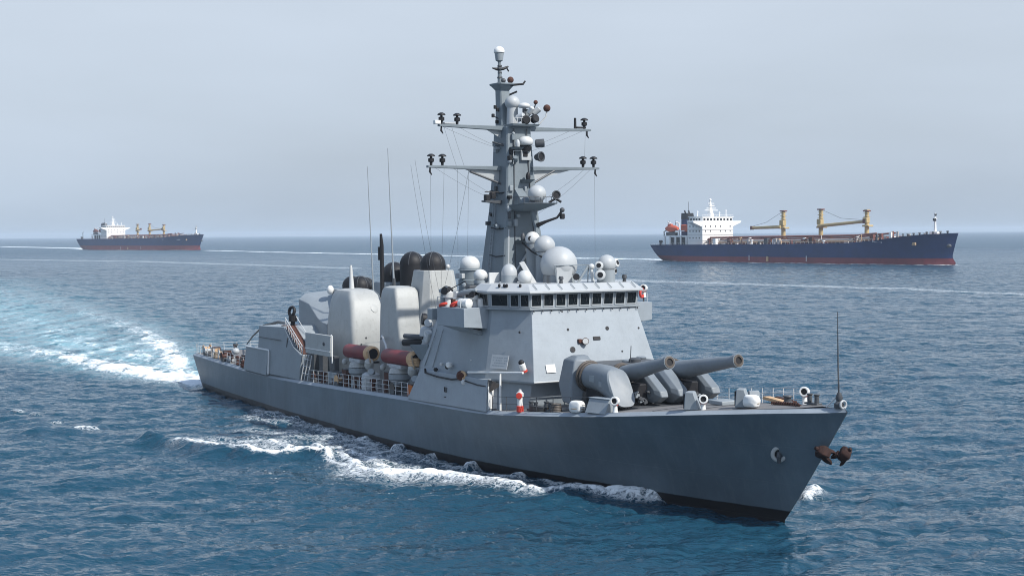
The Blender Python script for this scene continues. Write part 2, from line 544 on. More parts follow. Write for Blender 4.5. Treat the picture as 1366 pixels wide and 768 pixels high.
i, f = line_field(ST4 + [(-31.5, 129.5)], [0.9, 1.1, 1.3, 1.4, 1.5, 1.6, 1.6, 1.3, 0.8])
LIFT[i] = np.maximum(LIFT[i], f * 0.95)
foam_line([(-10.1, 122.3), (-12.2, 125.4), (-14.3, 127.3)], 0.7, 0.75, 0.1)
foam_line([(-7.0, 113.5), (-9.6, 118.2), (-12.4, 123.2)], 1.5, 0.6, 0.0)
foam_line([(-26.0, 152.7), (-20.2, 142.6), (-15.6, 133.5), (-11.6, 126.4), (-7.4, 119.5), (-4.9, 115.6), (-0.3, 109.2), (4.5, 104.6)], [1.0, 1.4, 1.5, 1.3, 1.0, 0.9, 0.7, .4], 0.62, 0.12)
foam_line([(11.2, 99.6), (13.6, 97.6), (15.6, 95.4), (16.8, 93.6)], [.5, .4, .35, .3], [.9, .75, .7, .8], 0.12)
foam_line([(-2.5, 106.6), (-5.5, 108.9), (-9.0, 109.9)], [0.3, 0.5, 0.4], 0.6)
foam_line([(-27.3, 125.6), (-26.2, 131.0), (-22.0, 130.0), (-19.0, 123.5)], [1.6, 3.0, 3.2, 2.2], 0.58)
foam_line([(-26.5, 127.5), (-25.0, 131.5)], 1.2, .8)
foam_line([(-24.4, 138.0), (-19.8, 135.2), (-15.5, 129.5)], [1.8, 2.2, 1.8], 0.52)
foam_line([(-23.2, 143.3), (-26.5, 149.0)], 1.5, 0.55)
for (x_, y_, h_, w_) in ((-9.4, 123.4, .75, .3), (-6.6, 119.4, .6, .28), (-3.2, 113.6, .8, .32), (-13.0, 129.6, .5, .3), (0.4, 108.6, .5, .3)):
    i, f = line_field([(x_ - .25, y_ - .2), (x_ + .25, y_ + .2)], w_ * 1.5)       # splashes thrown up the side
    LIFT[i] = np.maximum(LIFT[i], f * h_); FOAM[i] = np.maximum(FOAM[i], f * 1.1)
# loose whitecaps
for (x, y, w, a, l) in ((-39.7, 138.3, 0.75, 0.95, 0.45), (-40.7, 138.7, 0.5, 0.85, 0.35), (-43.9, 143.4, 0.45, 0.8, 0.4), (-51.0, 153.5, 0.5, 0.55, 0.35), (-48.2, 150.5, 0.4, 0.5, 0.35),
                        (-46.0, 141.5, 1.4, 0.0, 0.5), (-49.5, 147.0, 1.5, 0.0, 0.55), (-42.0, 136.5, 1.3, 0.0, 0.5), (-38.5, 145.0, 1.4, 0.0, 0.35)):
    foam_line([(x - 0.9 * w, y + 0.2), (x + 0.9 * w, y - 0.2)], w, a, l)
foam_line([(20.9, 104.0), (20.0, 101.6), (19.5, 100.0)], [0.7, 0.8, 0.3], 0.95, 0.5)
# wake astern of the warship
WL = [(-36.8, 179.0), (-37.9, 181.2), (-41.6, 186.8), (-46.8, 193.1), (-53.1, 202.2), (-59.2, 209.6), (-70.6, 226.0), (-83.9, 245.1), (-100, 268)]
WM = [(-40.6, 190.8), (-49.7, 211.7), (-65.1, 243.4), (-85.4, 282.7), (-117.6, 343.8), (-150, 405)]
WU = [(-44.0, 196.0), (-48.6, 215.9), (-55.9, 240.9), (-65.5, 268.4), (-83.0, 311.0), (-116.6, 386.1), (-169.3, 495.5)]
WM2 = WM + [(-190, 480), (-250, 590)]
aer_line(WM2, [4.5, 8.5, 13.0, 18.0, 25.0, 32, 40, 50], 0.74, 2.0)
aer_line(WL, [2.6, 3.2, 4.2, 5.2, 6, 7, 8, 9, 10], 0.75)
aer_line([(-60, 240), (-98, 312), (-134, 380), (-200, 500), (-260, 610)], [5, 10, 15, 22, 30], 0.36)
aer_line([(-37, 181), (-42, 192), (-52, 210), (-66, 236), (-84, 268)], [3, 6, 8, 9, 8], 1.0)
foam_line(WL, [1.7, 2.8, 3.8, 4.4, 4.6, 5.2, 6.2, 7, 8], [1.6, 1.6, 1.5, 1.3, 1.1, .9, .74, .62, .54], 0.35)
foam_line([(-48, 201), (-57, 214), (-68, 233), (-80, 255)], [1.6, 2.4, 3.0, 3.4], [.9, .75, .6, .5], 0.1)
foam_line(WU, [1.5, 2.6, 3.4, 4.4, 6, 8, 10], [1.1, 1.0, .92, .74, .58, .5, .46], 0.12)
foam_line(WM2, [3.8, 6.5, 9, 12, 16, 20, 26, 34], [.74, .66, .56, .5, .46, .44, .42, .4])
foam_line([(-45, 203), (-55.5, 222), (-70, 247), (-88, 276), (-110, 312), (-150, 380)], [1.4, 2.4, 3.2, 4, 5, 6], [.8, .68, .58, .5, .45, .42], 0.1)
foam_line([(-53, 230), (-66, 258), (-88, 300), (-120, 358), (-170, 450)], [1.8, 2.8, 3.6, 5, 8], [.66, .58, .5, .45, .42])
foam_line([(-62, 209), (-78, 230), (-93, 250)], [.8, 1.2, 1.2], [.6, .6, .5], 0.2)

def streak(pts, hw, amt, aer=0.0):
    """far wake line: half-width is measured along y"""
    pts = np.array(sorted(pts), float)
    msk = (SX > pts[0, 0]) & (SX < pts[-1, 0]) & (SY > pts[:, 1].min() - 4 * hw) & (SY < pts[:, 1].max() + 4 * hw)
    i = np.nonzero(msk)[0]
    yc = np.interp(SX[i], pts[:, 0], pts[:, 1])
    f = np.exp(-((SY[i] - yc) / hw) ** 2)
    FOAM[i] = np.maximum(FOAM[i], f * amt)
    AER[i] = np.maximum(AER[i], f * aer)
streak([(101, 966.0), (89.6, 988.2), (41.1, 1065.1), (-24.8, 1161.9), (-77.6, 1265.8)], 15, 1.15, 0.5)
streak([(101, 980.0), (60, 1042.0), (0, 1135)], 26, .75, 0.5)
streak([(-77.6, 1265.8), (-208.9, 1478.1), (-357.7, 1755.5)], 20, 1.1, 0.4)
streak([(20, 580.0), (44.0, 559.4), (81.0, 511.0), (119.7, 462.6), (141.5, 414.0), (170, 370)], 13, 0.46, 0.06)
streak([(-551, 1958), (-635.5, 2201.3), (-900.3, 2638.9)], 40, 1.1, 0.5)
streak([(-560, 1300), (-401.1, 1175.2), (-248.3, 1028.8), (-79.6, 784.4)], 18, 0.42, 0.1)
for (a, b_, hw) in ((RS, RB, 2.6), (LS, LB, 4.0)):
    d = (b_ - a).normalized(); sb = Vector((d.y, -d.x, 0))
    for off, am in ((15.0, 1.2), (17.5, 0.7)):
        p0 = a + sb * off * 0.8 + d * 2; p1 = a + sb * (off + 1) + d * 60; p2 = b_ + sb * (off + 1) - d * 40; p3 = b_ + sb * 1.5 + d * 3
        foam_line([(p.x, p.y) for p in (p0, p1, p2, p3)], hw, am)

# ship-borne cushion: smoother water close to the hull; lift the crests
SZ = SZ + LIFT
FOAM = np.clip(FOAM, 0, 1.6); AER = np.clip(AER, 0, 1)
SX2 = SX + DX; SY2 = SY + DY
nr, nth = len(r_), len(th_)
me = bpy.data.meshes.new('sea')
nv = nr * nth
me.vertices.add(nv)
co = np.empty((nv, 3), np.float32); co[:, 0] = SX2; co[:, 1] = SY2; co[:, 2] = SZ
me.vertices.foreach_set('co', co.ravel())
ii, jj = np.meshgrid(np.arange(nr - 1), np.arange(nth - 1), indexing='ij')
a = (ii * nth + jj).ravel()
quads = np.stack([a, a + nth, a + nth + 1, a + 1], 1).astype(np.int32)
nf = len(quads)
me.loops.add(nf * 4); me.polygons.add(nf)
me.loops.foreach_set('vertex_index', quads[:, ::-1].ravel())
me.polygons.foreach_set('loop_start', np.arange(nf, dtype=np.int32) * 4)
me.polygons.foreach_set('use_smooth', np.ones(nf, bool))
for nm, arr in (('foam', FOAM), ('aerated', AER)):
    at = me.attributes.new(nm, 'FLOAT', 'POINT')
    at.data.foreach_set('value', arr.astype(np.float32))
me.update(calc_edges=True)
sea = bpy.data.objects.new('sea', me)
COL.objects.link(sea)
tag(sea, 'choppy dark blue sea with white foam and turquoise wake', None, kind='structure')
sea['category'] = 'water'

m, t, b = newmat('sea_water')
L = t.links.new
geo = N(t, 'NewGeometry')
af = N(t, 'Attribute', _attribute_name='foam')
aa = N(t, 'Attribute', _attribute_name='aerated')
# foam: broken by coarse and fine noise
n1 = N(t, 'TexNoise', Scale=0.55, Detail=9.0, Roughness=0.68, Distortion=0.9)
L(geo.outputs['Position'], n1.inputs['Vector'])
n2 = N(t, 'TexNoise', Scale=2.6, Detail=7.0, Roughness=0.65, Distortion=0.4)
L(geo.outputs['Position'], n2.inputs['Vector'])
nm0 = N(t, 'Math', _operation='ADD'); L(n1.outputs[0], nm0.inputs[0]); L(n2.outputs[0], nm0.inputs[1])
# in the aerated wake the foam is drawn out along the ship's track
mpw = N(t, 'Mapping'); mpw.inputs['Rotation'].default_value = (0, 0, R(25.5)); mpw.inputs['Scale'].default_value = (0.42, 0.035, 1)
L(geo.outputs['Position'], mpw.inputs[0])
n7 = N(t, 'TexNoise', Scale=1.0, Detail=8.0, Roughness=0.62, Distortion=0.5)
L(mpw.outputs[0], n7.inputs['Vector'])
n7b = N(t, 'Math', _operation='ADD'); L(n7.outputs[0], n7b.inputs[0]); L(n1.outputs[0], n7b.inputs[1])
awt = N(t, 'Math', _operation='MULTIPLY', _use_clamp=True); L(aa.outputs['Fac'], awt.inputs[0]); awt.inputs[1].default_value = 0.9
nm_ = N(t, 'Mix'); L(awt.outputs[0], nm_.inputs[0]); L(nm0.outputs[0], nm_.inputs[2]); L(n7b.outputs[0], nm_.inputs[3])
sc = N(t, 'MapRange'); sc.clamp = False
sc.inputs[1].default_value = 0.7; sc.inputs[2].default_value = 1.3
sc.inputs[3].default_value = 0.12; sc.inputs[4].default_value = 1.6
L(nm_.outputs[0], sc.inputs[0])
fm = N(t, 'Math', _operation='MULTIPLY'); L(af.outputs['Fac'], fm.inputs[0]); L(sc.outputs[0], fm.inputs[1])
fmask = N(t, 'MapRange', _interpolation_type='SMOOTHSTEP')
fmask.inputs[1].default_value = 0.42; fmask.inputs[2].default_value = 0.95
L(fm.outputs[0], fmask.inputs[0])
# thin foam spreads as lace: wavering cell edges at two sizes
wv = N(t, 'TexNoise', Scale=0.8, Detail=4.0); L(geo.outputs['Position'], wv.inputs['Vector'])
wvs = N(t, 'VectorMath', _operation='SCALE'); wvs.inputs['Scale'].default_value = 2.2; L(wv.outputs['Color'], wvs.inputs[0])
wva = N(t, 'VectorMath', _operation='ADD'); L(geo.outputs['Position'], wva.inputs[0]); L(wvs.outputs[0], wva.inputs[1])
edges = []
for sc_v, wd_v in ((0.75, 0.11), (1.9, 0.13)):
    vo = N(t, 'TexVoronoi', _feature='DISTANCE_TO_EDGE', Scale=sc_v)
    L(wva.outputs[0], vo.inputs['Vector'])
    ed = N(t, 'MapRange'); ed.inputs[1].default_value = 0.0; ed.inputs[2].default_value = wd_v
    ed.inputs[3].default_value = 1.0; ed.inputs[4].default_value = 0.0
    L(vo.outputs['Distance'], ed.inputs[0]); edges.append(ed)
lmx = N(t, 'Math', _operation='MAXIMUM'); L(edges[0].outputs[0], lmx.inputs[0]); L(edges[1].outputs[0], lmx.inputs[1])
lfm = N(t, 'Math', _operation='MULTIPLY'); L(fm.outputs[0], lfm.inputs[0]); lfm.inputs[1].default_value = 2.6
lcl = N(t, 'Math', _operation='SUBTRACT', _use_clamp=True); L(lfm.outputs[0], lcl.inputs[0]); lcl.inputs[1].default_value = 0.22
lml = N(t, 'Math', _operation='MULTIPLY', _use_clamp=True); L(lmx.outputs[0], lml.inputs[0]); L(lcl.outputs[0], lml.inputs[1])
law = N(t, 'MapRange'); law.inputs[1].default_value = 0.12; law.inputs[2].default_value = 0.5; law.inputs[3].default_value = 0.72; law.inputs[4].default_value = 0.0
L(aa.outputs['Fac'], law.inputs[0])
lm2 = N(t, 'Math', _operation='MULTIPLY'); L(lml.outputs[0], lm2.inputs[0]); L(law.outputs[0], lm2.inputs[1])
fsolid = fmask
fmask = N(t, 'Math', _operation='MAXIMUM'); L(fsolid.outputs[0], fmask.inputs[0]); L(lm2.outputs[0], fmask.inputs[1])
# aerated (turquoise) water broken in streaks
asc = N(t, 'MapRange'); asc.inputs[1].default_value = 0.35; asc.inputs[2].default_value = 0.65
asc.inputs[3].default_value = 0.25; asc.inputs[4].default_value = 1.15
n5 = N(t, 'TexNoise', Scale=0.16, Detail=7.0, Roughness=0.6, Distortion=0.6)
L(geo.outputs['Position'], n5.inputs['Vector']); L(n7.outputs[0], asc.inputs[0])
am = N(t, 'Math', _operation='MULTIPLY', _use_clamp=True); L(aa.outputs['Fac'], am.inputs[0]); L(asc.outputs[0], am.inputs[1])
# water body colour: patches of slightly greener and bluer water
n6 = N(t, 'TexNoise', Scale=0.02, Detail=4.0)
L(geo.outputs['Position'], n6.inputs['Vector'])
wc = N(t, 'Mix', _data_type='RGBA')
wc.inputs[6].default_value = (0.0075, 0.044, 0.078, 1)
wc.inputs[7].default_value = (0.011, 0.053, 0.086, 1)
L(n6.outputs[0], wc.inputs[0])
c1 = N(t, 'Mix', _data_type='RGBA')
c1.inputs[7].default_value = (0.15, 0.36, 0.42, 1)
L(am.outputs[0], c1.inputs[0]); L(wc.outputs[2], c1.inputs[6])
c2 = N(t, 'Mix', _data_type='RGBA')
c2.inputs[7].default_value = (0.80, 0.83, 0.84, 1)
cs = N(t, 'Mix', _data_type='RGBA')
cs.inputs[7].default_value = (0.50, 0.60, 0.64, 1)
sf = N(t, 'MapRange'); sf.inputs[1].default_value = 0.38; sf.inputs[2].default_value = 0.66; sf.inputs[3].default_value = 0.0; sf.inputs[4].default_value = 1.0
L(n7.outputs[0], sf.inputs[0])
sf2 = N(t, 'Math', _operation='MULTIPLY', _use_clamp=True); L(sf.outputs[0], sf2.inputs[0]); L(af.outputs['Fac'], sf2.inputs[1])
sf3 = N(t, 'Math', _operation='MULTIPLY', _use_clamp=True); L(sf2.outputs[0], sf3.inputs[0]); L(aa.outputs['Fac'], sf3.inputs[1])
L(sf3.outputs[0], cs.inputs[0]); L(c1.outputs[2], cs.inputs[6])
L(fmask.outputs[0], c2.inputs[0]); L(cs.outputs[2], c2.inputs[6])
L(c2.outputs[2], b.inputs['Base Color'])
b.inputs['IOR'].default_value = 1.333
rg = N(t, 'MapRange'); rg.inputs[3].default_value = 0.05; rg.inputs[4].default_value = 0.8
L(fmask.outputs[0], rg.inputs[0]); # beyond the reach of the modelled waves their slopes become surface roughness
dl = N(t, 'VectorMath', _operation='LENGTH'); L(geo.outputs['Position'], dl.inputs[0])
fr_ = N(t, 'MapRange'); fr_.inputs[1].default_value = 400; fr_.inputs[2].default_value = 1600
fr_.inputs[3].default_value = 0.0; fr_.inputs[4].default_value = 0.26
L(dl.outputs['Value'], fr_.inputs[0])
rsum = N(t, 'Math', _operation='ADD'); L(rg.outputs[0], rsum.inputs[0]); L(fr_.outputs[0], rsum.inputs[1])
L(rsum.outputs[0], b.inputs['Roughness'])
# ripples finer than the mesh, and chop for the far water
k1 = N(t, 'TexNoise', Scale=2.2, Detail=5.0, Roughness=0.6)
mpk = N(t, 'Mapping'); mpk.inputs['Rotation'].default_value = (0, 0, R(32)); mpk.inputs['Scale'].default_value = (0.6, 1.25, 1)
L(geo.outputs['Position'], mpk.inputs[0]); L(mpk.outputs[0], k1.inputs['Vector'])
k2 = N(t, 'TexNoise', Scale=0.34, Detail=4.0, Roughness=0.55)
L(mpk.outputs[0], k2.inputs['Vector'])
k3 = N(t, 'TexNoise', Scale=0.06, Detail=3.0, Roughness=0.55)
L(mpk.outputs[0], k3.inputs['Vector'])
b3 = N(t, 'Bump', Strength=0.9, Distance=4.0); L(k3.outputs[0], b3.inputs['Height'])
b1 = N(t, 'Bump', Strength=1.0, Distance=1.2); L(k2.outputs[0], b1.inputs['Height']); L(b3.outputs[0], b1.inputs['Normal'])
b2 = N(t, 'Bump', Strength=0.7, Distance=0.2); L(k1.outputs[0], b2.inputs['Height']); L(b1.outputs[0], b2.inputs['Normal'])
b4 = N(t, 'Bump', Strength=0.5, Distance=0.12); L(fmask.outputs[0], b4.inputs['Height']); L(b2.outputs[0], b4.inputs['Normal'])
L(b4.outputs[0], b.inputs['Normal'])
me.materials.append(m)

# ------------------------------------------------------------------ haze
hz = MB().box((0, 6900, 19.0), (15000, 14400, 44.0)).build('haze', bpy.data.materials.new('haze_air'))
hm = hz.data.materials[0]; hm.use_nodes = True
ht = hm.node_tree; ht.nodes.clear()
ho = ht.nodes.new('ShaderNodeOutputMaterial')
hv = ht.nodes.new('ShaderNodeVolumePrincipled')
hv.inputs['Color'].default_value = (0.80, 0.90, 1.0, 1)
hv.inputs['Density'].default_value = 0.00010
hv.inputs['Anisotropy'].default_value = 0.1
ht.links.new(hv.outputs[0], ho.inputs['Volume'])
tag(hz, 'pale blue sea haze fading the distance', None, kind='stuff')


# ------------------------------------------------------------------ the warship
ship = empty('warship', 'large grey warship with tall mast, twin guns and white domes steaming in the foreground', 'warship')
SHIPM = Matrix.Translation(X0) @ Matrix.Rotation(SHIP_ANG, 4, 'Z')
ship.matrix_world = SHIPM

DX_ = [-102.3, -88.4, -76, -63.4, -53.6, -45.1, -38.3, -30.9, -24.9, -20, -15.7, -11.9, -8.6, -5.6, -2.8, -0.3, 2.1, 3.9, 5.65]
DZ_ = [3.88, 3.73, 3.63, 3.84, 4.11, 4.34, 4.52, 4.63, 4.80, 5.17, 5.52, 5.85, 6.19, 6.49, 6.76, 7.00, 7.21, 7.36, 7.52]
def sheer(x): return smooth_interp(x, DX_, DZ_)
def beam(x):
    if x < -30: return 7.6 - 1.9 * ((-30 - x) / 67.0) ** 2
    q = min((x + 30) / 35.66, 1)
    return 7.6 * (1 - q ** 2.3)
def wbeam(u):
    """waterline half-beam; u = 0 at the stem foot, 1 at the stern"""
    return interp(u, [0, .02, .05, .085, .14, .2, .27, .37, .5, .7, .9, 1.0], [0.03, .62, 1.45, 2.40, 3.75, 5.05, 6.3, 7.2, 7.45, 7.1, 6.1, 5.3])
def deck_z(x, y):
    return sheer(x) + 0.02 + 0.18 * (1 - min(1, abs(y) / max(beam(x), 0.3)) ** 2)

NST = 90
HEI = [-0.35, -0.12, 0.0, 0.08, 0.18, 0.3, 0.45, 0.6, 0.75, 0.88, 1.0]
rings = []
stat = []
for i in range(NST):
    s = i / (NST - 1)
    u = s ** 1.35
    xd = 5.65 + (-102.3 - 5.65) * u
    xw = 0.0 + (-98.9) * u
    zd = sheer(xd) - 0.23
    bd, bw = max(beam(xd), 0.04), wbeam(u)
    row = []
    for h in HEI:
        hh = max(h, 0)
        e = 1.25 if u < 0.35 else 1.0
        q = hh ** (e if h > 0 else 1)
        y = bw + (bd - bw) * q
        x = xw + (xd - xw) * (hh ** 0.95)
        if h < 0:
            y = bw * (1 + 0.35 * h); x = xw + (1.2 * h if u < .5 else -1.0 * h)
        row.append((x, y, zd * h))
    stat.append((xd, bd, zd))
    rings.append(row)
mb = MB()
n = len(HEI)
for side in (-1, 1):
    o = len(mb.v)
    for row in rings:
        mb.v += [(x, side * y, z) for x, y, z in row]
    for i in range(NST - 1):
        for j in range(n - 1):
            a_ = o + i * n + j
            mb.f.append((a_, a_ + 1, a_ + n + 1, a_ + n))
# stem and transom closing
o2 = len(rings) * n
for j in range(n - 1):
    mb.f.append((j, j + 1, o2 + j + 1, o2 + j))
    k = (NST - 1) * n
    mb.f.append((k + j, k + j + 1, o2 + k + j + 1, o2 + k + j))
hull = mb.build('hull', M['hull'], ship, sharp=40)
# inclined gunwale plate round the deck edge
mb = MB()
for side in (-1, 1):
    rows = []
    for xd, bd, zd in stat:
        ins = min(0.30, bd * 0.6)
        rows.append([(xd, side * (bd + 0.01), zd), (xd - (0.25 if xd > 3 else 0), side * (bd - ins), zd + 0.25), (xd - (0.3 if xd > 3 else 0), side * max(bd - ins - 0.14, 0.01), zd + 0.255), (xd - (0.3 if xd > 3 else 0), side * max(bd - ins - 0.14, 0.01), zd + 0.1)])
    mb.loft(rows, caps=True, closed=True)
mb.build('gunwale', M['grey'], ship)
# deck sheet
mb = MB()
ny = 9
rows = []
for xd, bd, zd in stat:
    rows.append([(xd - (0.3 if xd > 3 else 0), y, deck_z(xd, y) - 0.03) for y in np.linspace(-max(bd - .35, .02), max(bd - .35, .02), ny)])
mb.loft(rows, caps=False, closed=False)
mb.build('deck', M['deck'], ship)

# anchor pocket on the bow, starboard and port
def bow_side_point(u, h, side):
    i = u * (NST - 1); i0 = int(i); q = i - i0
    a_, b_ = rings[i0], rings[min(i0 + 1, NST - 1)]
    ht = h
    pts = []
    for row in (a_, b_):
        z = [p[2] for p in row]
        pts.append(Vector((np.interp(ht, z, [p[0] for p in row]), np.interp(ht, z, [p[1] for p in row]) * side, ht)))
    return pts[0].lerp(pts[1], q)
def hull_pt(x, z, side=-1):
    lo, hi = 0.0, 0.6
    for _ in range(40):
        mid = (lo + hi) / 2
        if bow_side_point(mid, z, side).x > x: lo = mid
        else: hi = mid
    return bow_side_point(lo, z, side)
for side in (-1, 1):
    c = hull_pt(0.75, 4.3, side)
    nrm = Vector((0.75, side * 0.62, -0.25)).normalized()
    hw = MB().torus(c + nrm * 0.02, 0.38, 0.13, nrm + Vector((0, 0, .25))).build('hawse_pipe', M['lightgrey'], ship)
    MB().lathe([(0.34, -0.1), (0.34, 0.04)], c, nrm).build('opening', M['black'], hw)
    MB().tube([c + Vector((0, 0, .1)), c + nrm * .16 + Vector((0, 0, -.1)), c + nrm * .12 + Vector((0, 0, -.5))], [.13, .16, .1]).build('chain_stopper', M['darkgrey'], hw)

# ---- superstructure block
def facet_ring(fx, fy, cx, cy, sx, sy, rx, ry, z):
    zz = z if isinstance(z, (list, tuple)) else [z] * 4
    return [(fx, -fy, zz[0]), (fx, fy, zz[0]), (cx, cy, zz[1]), (sx, sy, zz[2]), (rx, ry, zz[3]), (rx, -ry, zz[3]), (sx, -sy, zz[2]), (cx, -cy, zz[1])]
ring_top = facet_ring(-23.15, 4.65, -26.0, 6.42, -34.2, 6.4, -36.5, 5.4, [12.32, 12.3, 12.15, 12.15])
ring_mid = facet_ring(-21.38, 5.56, -26.25, 6.95, -36.6, 7.0, -39.5, 6.0, 7.1)
ring_mid2 = facet_ring(-21.5, 5.5, -26.25, 6.95, -36.6, 7.0, -39.5, 6.0, 6.98)
ring_rec = facet_ring(-22.3, 5.2, -26.3, 6.93, -36.62, 7.0, -39.5, 6.0, 6.85)
ring_bot = facet_ring(-22.6, 5.3, -26.5, 7.1, -38.2, 7.45, -40.5, 6.4, [4.9, 4.6, 4.35, 4.2])
sup = MB().loft([ring_bot, ring_rec, ring_mid2, ring_mid, ring_top]).build('superstructure', M['grey'], ship, bevel=0.035, sharp=20)

def on_face(c1, c2, c3):
    """frame on a facet: origin c1, axes along c1-c2 and up, outward normal"""
    a_ = Vector(c2) - Vector(c1); b_ = Vector(c3) - Vector(c1)
    u = a_.normalized(); nn = a_.cross(b_).normalized(); 
    v = nn.cross(u)
    return u, v, nn
Fu, Fv, Fn = on_face((-21.38, -5.56, 7.1), (-21.38, 5.56, 7.1), (-23.15, -4.65, 12.3))
if Fn.x < 0: Fn = -Fn
Cu, Cv, Cn = on_face((-26.25, -6.95, 7.1), (-21.38, -5.56, 7.1), (-23.15, -4.65, 12.3))
if Cn.y > 0: Cn = -Cn
Su, Sv, Sn = on_face((-36.6, -7.0, 7.1), (-26.25, -6.95, 7.1), (-26.0, -6.42, 12.3))
if Sn.y > 0: Sn = -Sn
def plate(name, c, u, v, nn, w, h, mat, parent, th=0.03, off=0.0, label=None):
    c = Vector(c) + nn * (off + th / 2)
    p = []
    for dn in (-th / 2, th / 2):
        for (a_, b_) in ((-1, -1), (1, -1), (1, 1), (-1, 1)):
            p.append(c + u * (a_ * w / 2) + v * (b_ * h / 2) + nn * dn)
    return MB().hexa(p).build(name, mat, parent, label=label)
def port_hole(c, nn, r, parent, mat='black'):
    o = MB().lathe([(r * 1.15, -0.05), (r * 1.15, 0.02), (r, 0.03), (r, 0.02)], c, nn, 16).build('scuttle', M['darkgrey'], parent)
    MB().lathe([(r * .92, 0.0), (r * .92, 0.035)], c, nn, 14).build('glass', M[mat], parent)
    return o
for c, r in (((-22.61, 1.64, 10.74), .14), ((-22.62, -1.85, 10.77), .09), ((-22.1, -1.76, 9.31), .2), ((-22.58, 4.5, 10.66), .07), ((-23.08, -2.08, 12.1), .06), ((-22.0, 2.6, 9.0), .06)):
    port_hole(Vector(c), Fn, r, sup)
port_hole(Vector((-23.5, -5.52, 10.66)) , Cn, .08, sup)
plate('name_board', (-24.55, -6.6, 8.44), Cu, Cv, Cn, 1.75, 1.05, M['radomegrey'], sup, .04, .04)
# rows of small raised lettering marks on the board
mb = MB()
rr_ = random.Random(4)
bc = Vector((-24.55, -6.6, 8.44)) + Cn * .085
for row in range(4):
    xx = -0.7
    while xx < 0.66:
        wch = rr_.uniform(.05, .16)
        if rr_.random() < .82:
            c = bc + Cu * (xx + wch / 2) + Cv * (0.3 - row * .2)
            mb.add([c - Cu * wch / 2 - Cv * .035, c + Cu * wch / 2 - Cv * .035, c + Cu * wch / 2 + Cv * .035, c - Cu * wch / 2 + Cv * .035], [(0, 1, 2, 3)])
        xx += wch + .05
lt = mb.build('lettering', M['midgrey'], sup); lt['kind'] = 'stuff'
plate('notice_board', (-21.68, -3.96, 8.02), Fu, Fv, Fn, 0.8, 0.62, M['white'], sup, .04, .03)
plate('vent_slot', (-22.36, 0.53, 10.04), Fu, Fv, Fn, 0.62, 0.26, M['black'], sup, .05, .0)
# ledge rail at the foot of the front face
MB().tube([(-21.28, -5.6, 7.1), (-21.28, -0.5, 7.1)], .05).build('ledge_rail', M['railwhite'], sup)
MB().tube([(-21.28, -3.4, 7.08), (-21.9, -2.6, 5.2)], .035).build('brace', M['midgrey'], sup)
# floodlight with rust-red housing on the front face
fl = MB().lathe([(0.1, 0), (.22, .08), (.26, .3), (.26, .42)], Vector((-22.3, -0.55, 9.86)), (1, -.5, .1), 14).build('floodlight', M['rust'], ship)
MB().lathe([(.2, .4), (.22, .44)], Vector((-22.3, -0.55, 9.86)), (1, -.5, .1), 14).build('lens', M['radome'], fl)
MB().box((-22.25, -1.05, 9.9), (.3, .3, .3)).build('housing', M['rust'], fl, bevel=.04)

# low side block (starboard and port) flush with the hull side
for sd_ in (-1, 1):
    p = [(-38.6, sd_ * 7.52, 4.45), (-25.2, sd_ * 7.50, 4.72), (-25.4, sd_ * 6.2, 4.75), (-38.6, sd_ * 6.2, 4.45),
         (-36.7, sd_ * 7.22, 7.05), (-25.55, sd_ * 7.16, 7.05), (-25.7, sd_ * 6.2, 7.15), (-36.7, sd_ * 6.2, 7.2)]
    if sd_ > 0: p = [p[i] for i in (3, 2, 1, 0, 7, 6, 5, 4)]
    blk = MB().hexa(p).build('side_block', M['grey'], ship, bevel=.03)
    if sd_ < 0:
        # doorway with pale door on its forward end
        MB().box((-25.25, -6.85, 5.75), (.06, .8, 1.7)).build('door', M['white'], blk, bevel=.01)
        MB().tube([(-25.2, -7.15, 7.05), (-25.0, -6.5, 6.75), (-24.9, -6.1, 6.6)], .05).build('awning_bar', M['darkgrey'], blk)
        MB().add([(-25.3, -7.2, 7.1), (-24.4, -6.5, 6.75), (-25.25, -7.2, 6.1)], [(0, 1, 2)]).build('gusset', M['ring'], blk)
        MB().tube([(-35.6, -7.34, 6.82), (-33.5, -7.36, 6.68), (-31, -7.36, 6.66), (-29.8, -7.3, 6.8)], .07).build('pipe', M['black'], blk)
        MB().tube([(-35.6, -7.34, 6.8), (-35.7, -7.3, 7.15)], .08).build('pipe_end', M['black'], blk)
        MB().tube([(-28.9, -7.28, 6.72), (-26.9, -7.26, 6.56), (-25.6, -7.2, 6.55)], .05).build('pipe', M['black'], blk)
        # draught-mark style plate and small ladder marks
        for q, (zz, w_) in enumerate(((5.95, .28), (5.78, .28), (5.62, .28), (5.2, .3))):
            MB().box((-31.95, -7.41 + (5.9 - zz) * -.04, zz), (w_, .05, .05)).build('grab_rung', M['black'], blk)
        for xx in (-32.08, -31.82):
            MB().box((xx, -7.41, 5.78), (.05, .06, .4)).build('grab_rail', M['black'], blk)
# lamps and fittings on the starboard wall
def small_lamp(c, nn, r, mat, parent):
    o = MB().lathe([(r * .6, 0), (r, r * .5), (r, r * 1.6), (r * .7, r * 2.0)], c, nn, 14).build('wall_lamp', M[mat], parent)
    return o
small_lamp(Vector((-31.66, -7.05, 7.74)), Vector((.5, -.8, 0)), .24, 'white', sup)
small_lamp(Vector((-33.0, -7.05, 7.7)), Vector((.2, -.9, 0)), .14, 'radome', sup)
small_lamp(Vector((-31.95, -7.1, 7.6)), Vector((.5, -.8, -.2)), .17, 'black', sup)
small_lamp(Vector((-33.9, -7.1, 7.2)), Vector((0, -1, 0)), .15, 'black', sup)
MB().dome(Vector((-29.15, -7.2, 6.6)), .24, 1.0, -.95, 16).build('float_ball', M['radome'], sup)
MB().lathe([(.2, 0), (.34, .1), (.38, .5), (.26, .7)], Vector((-29.9, -7.1, 7.1)), (.9, -.4, -.1), 14).build('hose_reel', M['rust'], sup)
